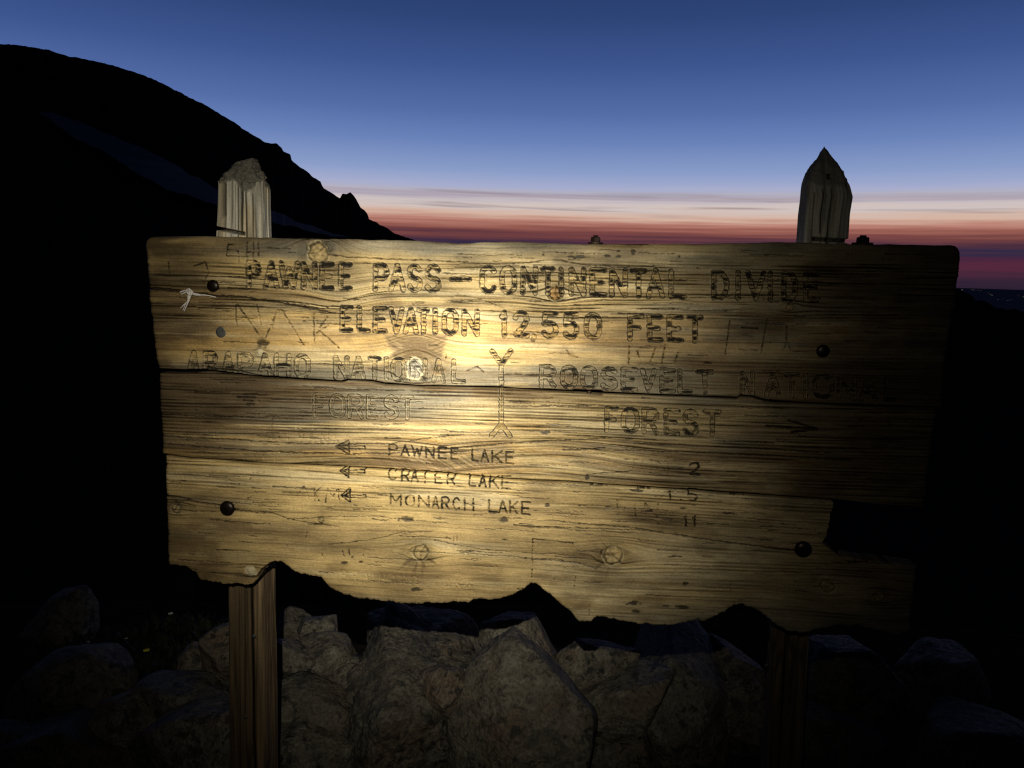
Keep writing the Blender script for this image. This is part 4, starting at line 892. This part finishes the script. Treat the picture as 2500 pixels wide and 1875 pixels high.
# ------------------------------------------------------------------ bolts, washer, nuts, rods
def local_frame(p):
    m = Matrix(((EU[0], EZ[0], EN[0], p[0]), (EU[1], EZ[1], EN[1], p[1]), (EU[2], EZ[2], EN[2], p[2]), (0, 0, 0, 1)))
    return m
def dome_bolt(px, py, rpx, label=None, mat=None, flat=.42, sunk=0.0):
    p = on_plane(np.array(px), np.array(py), 0.0); r = rpx / F * 1.5
    bm = bmesh.new(); prof = [(0, flat * r)] + [(r * math.sin(a), flat * r * math.cos(a)) for a in np.linspace(.18, 1.5, 7)] + [(r, -.002), (r * .98, -.006)]
    rings = []
    for (rad, h) in prof:
        if rad == 0: rings.append([bm.verts.new((0, 0, h))])
        else: rings.append([bm.verts.new((rad * math.cos(a), rad * math.sin(a), h)) for a in np.linspace(0, 2 * math.pi, 28, endpoint=False)])
    for a, b in zip(rings, rings[1:]):
        for j in range(28):
            if len(a) == 1: bm.faces.new((a[0], b[j], b[(j + 1) % 28]))
            else: bm.faces.new((a[j], b[j], b[(j + 1) % 28], a[(j + 1) % 28]))
    bmesh.ops.transform(bm, matrix=local_frame(rel(p + EN * (-sunk + .001))), verts=bm.verts)
    o = bm_obj('bolt', bm, mat or M_iron, sign, True)
    if label: o['label'] = label
    return o
dome_bolt(520, 698, 15.5, 'dark domed bolt above the crack at upper left')
dome_bolt(555, 1241, 20, 'black domed bolt at lower left')
dome_bolt(2009, 857, 15, 'black domed bolt at upper right in shade')
dome_bolt(1961, 1341, 20, 'black domed bolt beside the broken notch')
dome_bolt(539, 811, 14, 'grey sunken bolt head below the upper left bolt', M_plug, .12, .0012)
for nx_, ny_, nr_ in ((620, 1553, 6.5), (600, 1750, 5), (1872, 1625, 6), (1990, 1640, 6)):
    pn = on_plane(np.array(float(nx_)), np.array(float(ny_)), -THICK - .003)
    bm = bmesh.new(); bmesh.ops.create_uvsphere(bm, u_segments=14, v_segments=8, radius=nr_ / F * 1.6)
    bmesh.ops.scale(bm, vec=(1, 1, .4), verts=bm.verts)
    bmesh.ops.transform(bm, matrix=local_frame(rel(pn + EN * .001)), verts=bm.verts); bm_obj('nail', bm, M_plug, sign, True)
def nut(px, py, wpx):
    p = on_plane(np.array(px), np.array(py), 0.0) - EN * .024
    w = wpx / F * 1.5
    bm = bmesh.new()
    hexp = [(w / 2 * math.cos(a), w / 2 * math.sin(a)) for a in np.linspace(.2, .2 + 2 * math.pi, 6, endpoint=False)]
    lay = [(.96, 0.003), (1.0, .0045), (1.0, .0105), (.88, .0125)]
    rings = [[bm.verts.new((x * s_, y * s_, z)) for x, y in hexp] for s_, z in lay]
    for a, b in zip(rings, rings[1:]):
        for j in range(6): bm.faces.new((a[j], a[(j + 1) % 6], b[(j + 1) % 6], b[j]))
    bm.faces.new(rings[-1]); bm.faces.new(rings[0][::-1])
    bmesh.ops.transform(bm, matrix=Matrix.Translation(Vector(rel(p))), verts=bm.verts)
    o = bm_obj('nut', bm, M_rust, sign)
    bm = bmesh.new(); bmesh.ops.create_cone(bm, cap_ends=True, segments=24, radius1=w * .78, radius2=w * .76, depth=.003, matrix=Matrix.Translation(Vector(rel(p) + np.array([0, 0, .0012]))))
    bm_obj('washer', bm, M_rust, o)
    bm = bmesh.new(); bmesh.ops.create_cone(bm, cap_ends=True, segments=16, radius1=w * .26, radius2=w * .24, depth=.62, matrix=Matrix.Translation(Vector(rel(p) + np.array([0, 0, .016 - .31]))))
    bm_obj('threaded_rod', bm, M_rust, sign, True)
nut(1453, 594, 24); nut(2116, 595, 30)

# ------------------------------------------------------------------ twine caught in the crack
def tube(bm, pts, r0, r1):
    pts = [Vector(p) for p in pts]; n = len(pts); prev = None
    for i, p in enumerate(pts):
        d = (pts[min(i + 1, n - 1)] - pts[max(i - 1, 0)]).normalized(); a = d.orthogonal().normalized(); b = d.cross(a)
        r = r0 + (r1 - r0) * i / (n - 1)
        ringv = [bm.verts.new(p + (a * math.cos(t) + b * math.sin(t)) * r) for t in np.linspace(0, 2 * math.pi, 7, endpoint=False)]
        if prev:
            for j in range(7): bm.faces.new((prev[j], prev[(j + 1) % 7], ringv[(j + 1) % 7], ringv[j]))
        prev = ringv
def spl(px, lift):
    a = np.array(px, float); tt = np.linspace(0, len(a) - 1, len(a) * 7)
    x = np.interp(tt, np.arange(len(a)), a[:, 0]) + 1.0 * (noise2(tt * 1.9, tt * 0, 3) - .5) * 2; y = np.interp(tt, np.arange(len(a)), a[:, 1]) + 1.0 * (noise2(tt * 1.9, tt * 0, 5) - .5) * 2
    l = np.interp(tt, np.arange(len(a)), lift)
    return [on_plane(np.array(u), np.array(v), h) for u, v, h in zip(x, y, l)]
bm = bmesh.new()
tube(bm, spl([(441, 713), (452, 710), (463, 712), (474, 719), (490, 721), (508, 721), (527, 725)], [.0, .003, .006, .006, .005, .004, .001]), .0018, .0009)
tube(bm, spl([(444, 718), (456, 714), (466, 716), (480, 717), (500, 722)], [.002, .005, .008, .006, .003]), .0017, .0012)
tube(bm, spl([(463, 714), (464, 724), (458, 738), (448, 744), (441, 752)], [.007, .009, .008, .006, .005]), .0022, .0011)
tube(bm, spl([(464, 716), (462, 730), (457, 745), (449, 759)], [.007, .010, .009, .006]), .0020, .0010)
tube(bm, spl([(461, 716), (459, 732), (452, 746), (446, 757)], [.006, .008, .007, .004]), .0014, .0007)
tube(bm, spl([(455, 709), (462, 706), (470, 712), (466, 720), (458, 717), (455, 710)], [.004, .008, .009, .010, .008, .005]), .0020, .0018)
tw = bm_obj('twine', bm, M_cord, None, True)
tag(tw, 'frayed knot of whitish twine caught in the crack near the left end', 'twine')

# ------------------------------------------------------------------ boulders
def boulder(poly, depth, label, seed, thick=.8, sub=4, rough=1.0, round_=9):
    poly = np.array(poly, float); c2 = (poly.max(0) + poly.min(0)) / 2; poly = c2 + (poly - c2) * 1.13
    d = ray(*c2); cen = CAM + d * depth
    k = depth / F
    q = np.stack([(poly[:, 0] - c2[0]) * k, -(poly[:, 1] - c2[1]) * k], -1)
    size = np.sqrt(np.prod(q.max(0) - q.min(0)))
    rs = np.random.default_rng(seed)
    planes = []
    area = 0.5 * np.sum(q[:, 0] * np.roll(q[:, 1], -1) - np.roll(q[:, 0], -1) * q[:, 1])
    if area < 0: q = q[::-1]
    for a, b in zip(q, np.roll(q, -1, 0)):
        e = b - a; n = np.array([e[1], -e[0]]); ln = np.linalg.norm(n)
        if ln < 1e-6: continue
        n = n / ln; h = n @ a
        if h < size * .08: h = size * .08
        tl = rs.uniform(-.15, .45)
        n3 = np.array([n[0] * math.cos(tl), n[1] * math.cos(tl), math.sin(tl)]); planes.append((n3, h * math.cos(tl) + size * .16 * abs(math.sin(tl))))
    for _ in range(6 if rough < 1.15 else 13):
        n3 = rs.normal(size=3) * np.array([.42, .42, .2]) * (1.0 if rough < 1.15 else 1.7) + np.array([0, .12, 1.0]); n3 /= np.linalg.norm(n3); planes.append((n3, size * thick * rs.uniform(.34, .5)))
    for _ in range(3):
        n3 = rs.normal(size=3) * .5 + np.array([0, 0, -1.0]); n3 /= np.linalg.norm(n3); planes.append((n3, size * .5))
    bm = bmesh.new(); bmesh.ops.create_icosphere(bm, subdivisions=sub + 1, radius=1.0)
    v = np.array([x.co[:] for x in bm.verts]); f = [[y.index for y in x.verts] for x in bm.faces]; bm.free()
    acc = 0
    for n3, h in planes:
        acc = acc + (np.clip(v @ n3, 1e-3, None) / h) ** (round_ * 3.4)
    r = acc ** (-1 / (round_ * 3.4))
    p = v * r[:, None]
    sz = size
    n = fbm3(p / sz * 2.6 + seed, 4, seed % 11) - .5; n2 = fbm3(p / .022 + seed, 3, seed % 7) - .5
    ridge = np.abs(fbm3(p / sz * 4.5 + 3 * seed, 3, seed % 5) - .5)
    p = p * (1 + .11 * rough * n - .35 * rough * np.clip(.06 - ridge, 0, 1))[:, None] + v * (.007 * rough * n2)[:, None]
    W = p[:, :1] * RGT + p[:, 1:2] * UPV - p[:, 2:3] * FWD
    o = mesh_obj('boulder', W, np.zeros((0, 4), int), M_rock, None, True, None, tris=f)
    o.location = cen
    return tag(o, label, 'boulder', 'boulders piled behind and below the sign')
ROCKS = [
 ([(1133, 1700), (1165, 1640), (1215, 1602), (1300, 1608), (1360, 1662), (1425, 1740), (1420, 1810), (1390, 1900), (1140, 1900)], 2.02, 'large pale pentagonal granite boulder at bottom centre', .8, 5, 1.0, 10),
 ([(832, 1850), (880, 1720), (937, 1608), (1010, 1640), (1120, 1690), (1136, 1780), (1135, 1910), (850, 1910)], 2.10, 'rough dark wedge shaped boulder left of the pale pentagonal one', .9, 5, 2.1, 9),
 ([(822, 1590), (842, 1572), (905, 1548), (1010, 1542), (1130, 1544), (1190, 1570), (1200, 1640), (1100, 1690), (960, 1660), (840, 1640)], 2.36, 'long flat topped slab below the middle of the sign', .7, 5, 1.5, 9),
 ([(1150, 1590), (1168, 1545), (1250, 1524), (1308, 1526), (1378, 1580), (1410, 1608), (1400, 1690), (1300, 1700), (1170, 1670)], 2.28, 'humped boulder peeking over the pale pentagonal one', .7, 5, 1.2, 9),
 ([(1042, 1668), (1078, 1642), (1132, 1650), (1134, 1702), (1090, 1756), (1052, 1728)], 2.03, 'small rough stone wedged between the two biggest boulders', .8, 4, 1.6, 10),
 ([(965, 1600), (1050, 1578), (1150, 1585), (1195, 1608), (1130, 1655), (1010, 1648)], 2.22, 'low brown slab behind the wedged stone', .7, 4, 1.4, 12),
 ([(852, 1650), (905, 1612), (950, 1630), (950, 1690), (900, 1752), (856, 1730)], 2.14, 'rough brown stone at the left flank of the dark wedge', .8, 4, 1.7, 10),
 ([(1395, 1640), (1420, 1612), (1448, 1590), (1560, 1604), (1530, 1650), (1440, 1694), (1390, 1700)], 2.22, 'thin pale slab right of the humped boulder', .6, 4, .9, 11),
 ([(1390, 1705), (1470, 1680), (1600, 1612), (1622, 1640), (1590, 1720), (1540, 1800), (1440, 1830), (1400, 1790)], 2.16, 'smooth brown boulder under the thin pale slab', .8, 4, .8, 9),
 ([(1618, 1655), (1660, 1642), (1780, 1636), (1800, 1660), (1740, 1715), (1650, 1700)], 2.36, 'low rounded boulder left of the right post', .7, 4, .8, 8),
 ([(1545, 1780), (1600, 1680), (1630, 1640), (1730, 1690), (1775, 1735), (1760, 1840), (1660, 1900), (1560, 1900)], 2.18, 'broad dim boulder right of bottom centre', .8, 4, .9, 8),
 ([(1720, 1660), (1790, 1602), (1850, 1630), (1862, 1690), (1780, 1700)], 2.30, 'small boulder just left of the right post', .8, 4, .8, 8),
 ([(1768, 1700), (1855, 1684), (1880, 1720), (1875, 1825), (1790, 1835), (1765, 1800)], 2.2, 'square pale block beside the foot of the right post', .8, 4, .8, 12),
 ([(1380, 1850), (1440, 1810), (1560, 1800), (1600, 1920), (1380, 1920)], 2.08, 'dim rock at the bottom edge right of the pentagonal boulder', .8, 4, .9, 8),
 ([(737, 1545), (752, 1520), (790, 1514), (812, 1532), (816, 1560), (790, 1572), (745, 1566)], 2.36, 'small round stone near the left post on top of the pile', .9, 4, .8, 7),
 ([(682, 1495), (720, 1498), (745, 1520), (742, 1570), (690, 1580), (676, 1540)], 2.44, 'dim stone right behind the left post', .9, 4, .9, 7),
 ([(716, 1590), (735, 1565), (800, 1562), (850, 1590), (860, 1650), (780, 1690), (725, 1650)], 2.26, 'knobbly boulder under the small round stone', .8, 4, 1.4, 8),
 ([(660, 1570), (700, 1575), (755, 1600), (758, 1636), (720, 1660), (660, 1662)], 2.24, 'pale stone against the right side of the left post', .8, 4, .9, 9),
 ([(650, 1665), (720, 1662), (770, 1690), (760, 1730), (650, 1720)], 2.2, 'dark wedge of stone between pale stone and grey slab', .8, 4, .9, 8),
 ([(650, 1715), (760, 1708), (868, 1752), (830, 1830), (760, 1830), (650, 1800)], 2.1, 'smooth flat grey slab right of the left post', .7, 4, .35, 11),
 ([(760, 1690), (820, 1650), (880, 1660), (900, 1720), (850, 1760), (780, 1740)], 2.2, 'dark mottled stone above the grey slab', .8, 4, 1.3, 8),
 ([(640, 1800), (740, 1800), (840, 1840), (830, 1920), (640, 1920)], 2.02, 'dim rock at the bottom edge below the grey slab', .8, 4, .8, 8),
 ([(498, 1560), (520, 1545), (580, 1535), (600, 1660), (520, 1664), (497, 1630)], 2.24, 'pale standing stone left of the left post', .8, 4, .7, 8),
 ([(440, 1610), (470, 1580), (500, 1590), (505, 1640), (470, 1670), (440, 1650)], 2.3, 'small dark stone left of the pale standing stone', .8, 4, .9, 8),
 ([(345, 1700), (380, 1660), (425, 1638), (480, 1680), (600, 1690), (600, 1760), (480, 1770), (370, 1740)], 2.12, 'low sloping boulder left of the left post', .8, 4, .8, 8),
 ([(30, 1700), (80, 1650), (135, 1622), (220, 1622), (280, 1660), (280, 1700), (230, 1760), (80, 1780), (25, 1760)], 2.2, 'broad rounded boulder near the left edge', .8, 4, .7, 8),
 ([(228, 1760), (250, 1725), (285, 1713), (355, 1770), (330, 1840), (240, 1840)], 2.06, 'angular stone right of the broad rounded boulder at left', .8, 4, .8, 10),
 ([(325, 1830), (390, 1770), (450, 1745), (600, 1730), (610, 1920), (325, 1920)], 2.0, 'big rough boulder at the foot of the left post', .8, 4, 1.0, 8),
 ([(-40, 1790), (0, 1780), (50, 1795), (62, 1900), (-40, 1900)], 1.98, 'bluish stone in the bottom left corner', .8, 4, .7, 9),
 ([(60, 1800), (160, 1775), (260, 1830), (310, 1930), (60, 1930)], 2.0, 'dark boulder along the bottom left edge', .8, 4, .9, 8),
 ([(70, 1540), (110, 1480), (170, 1462), (200, 1520), (190, 1590), (90, 1610)], 2.75, 'faint far boulder in the dark at left', .8, 4, .8, 7),
 ([(1985, 1640), (2040, 1600), (2130, 1605), (2190, 1680), (2170, 1760), (2040, 1770), (1990, 1720)], 2.2, 'unlit boulder right of the right post', .8, 4, .9, 8),
 ([(1970, 1790), (2050, 1770), (2140, 1800), (2160, 1920), (1975, 1920)], 2.04, 'unlit rock at the bottom edge right of the right post', .8, 4, .9, 8),
 ([(2230, 1800), (2320, 1765), (2450, 1780), (2560, 1830), (2560, 1930), (2230, 1930)], 2.06, 'unlit rounded rock in the bottom right corner', .8, 4, .8, 8),
 ([(2200, 1640), (2280, 1600), (2380, 1620), (2420, 1700), (2300, 1750), (2210, 1720)], 2.3, 'unlit boulder above the bottom right corner rock', .8, 4, .8, 8),
]
for i, (pg, dp, lb, th_, sb, rg, rd) in enumerate(ROCKS): boulder(pg, dp, lb, 11 + i * 3, th_, sb, rg, rd)

# ------------------------------------------------------------------ tundra plants at the left
def plant(px, py, depth, n, spread, h, label, flowers, seed):
    d = ray(px, py); c = CAM + d * depth
    root = bpy.data.objects.new('alpine_plant', None); COL.objects.link(root); root.location = c
    rs = random.Random(seed); bm = bmesh.new()
    for i in range(n):
        a = rs.uniform(0, 6.283); r = spread * math.sqrt(rs.random()); bx, by = r * math.cos(a), r * math.sin(a) * .7
        l = h * rs.uniform(.5, 1.0); w = l * rs.uniform(.10, .2); ta = rs.uniform(0, 6.283); lean = rs.uniform(.2, .9)
        tx, ty = math.cos(ta), math.sin(ta)
        pts = []
        for j, (u, ww) in enumerate(((0, .35), (.35, 1), (.7, .8), (1, .0))):
            cx_, cy_, cz_ = bx + tx * lean * l * u * u, by + ty * lean * l * u * u, l * u * (1 - .25 * lean * u) - .03
            if ww: pts.append((bm.verts.new((cx_ - ty * w * ww, cy_ + tx * w * ww, cz_)), bm.verts.new((cx_ + ty * w * ww, cy_ - tx * w * ww, cz_))))
            else: pts.append((bm.verts.new((cx_, cy_, cz_)),))
        for a_, b_ in zip(pts, pts[1:]):
            if len(b_) == 2: bm.faces.new((a_[0], a_[1], b_[1], b_[0]))
            else: bm.faces.new((a_[0], a_[1], b_[0]))
    bm_obj('foliage', bm, M_leaf, root)
    for (fx, fy, fz, rad, mt) in flowers:
        bm = bmesh.new(); cv_ = bm.verts.new((fx, fy, fz + rad * .35))
        for k in range(6):
            a = k * 1.047; q = [bm.verts.new((fx + rad * math.cos(a + o_) * s_, fy + rad * math.sin(a + o_) * s_ - rad * .2, fz + z_)) for o_, s_, z_ in ((-.45, .7, 0), (0, 1.0, rad * .1), (.45, .7, 0))]
            bm.faces.new((cv_, q[0], q[1])); bm.faces.new((cv_, q[1], q[2]))
        fl = bm_obj('flower', bm, mt, root)
        bm = bmesh.new(); tube(bm, [(fx, fy, fz + .002), (fx * .8, fy * .8, fz * .5), (fx * .6, fy * .6, -.03)], .0012, .0016)
        bm_obj('stem', bm, M_leaf, fl)
    return tag(root, label, 'plant')
plant(390, 1590, 2.35, 150, .12, .05, 'dark cushion plant with a yellow flower left of the left post', [(-.01, -.06, .035, .011, M_yellow)], 3)
plant(450, 1530, 2.55, 150, .14, .06, 'dark leafy plant with a tiny white flower below the sign corner', [(-.02, -.05, .07, .009, M_white)], 5)
plant(270, 1560, 2.6, 140, .15, .05, 'dark low plant with pale specks farther left', [(-.04, -.06, .02, .006, M_white), (.08, -.05, .03, .006, M_white)], 9)
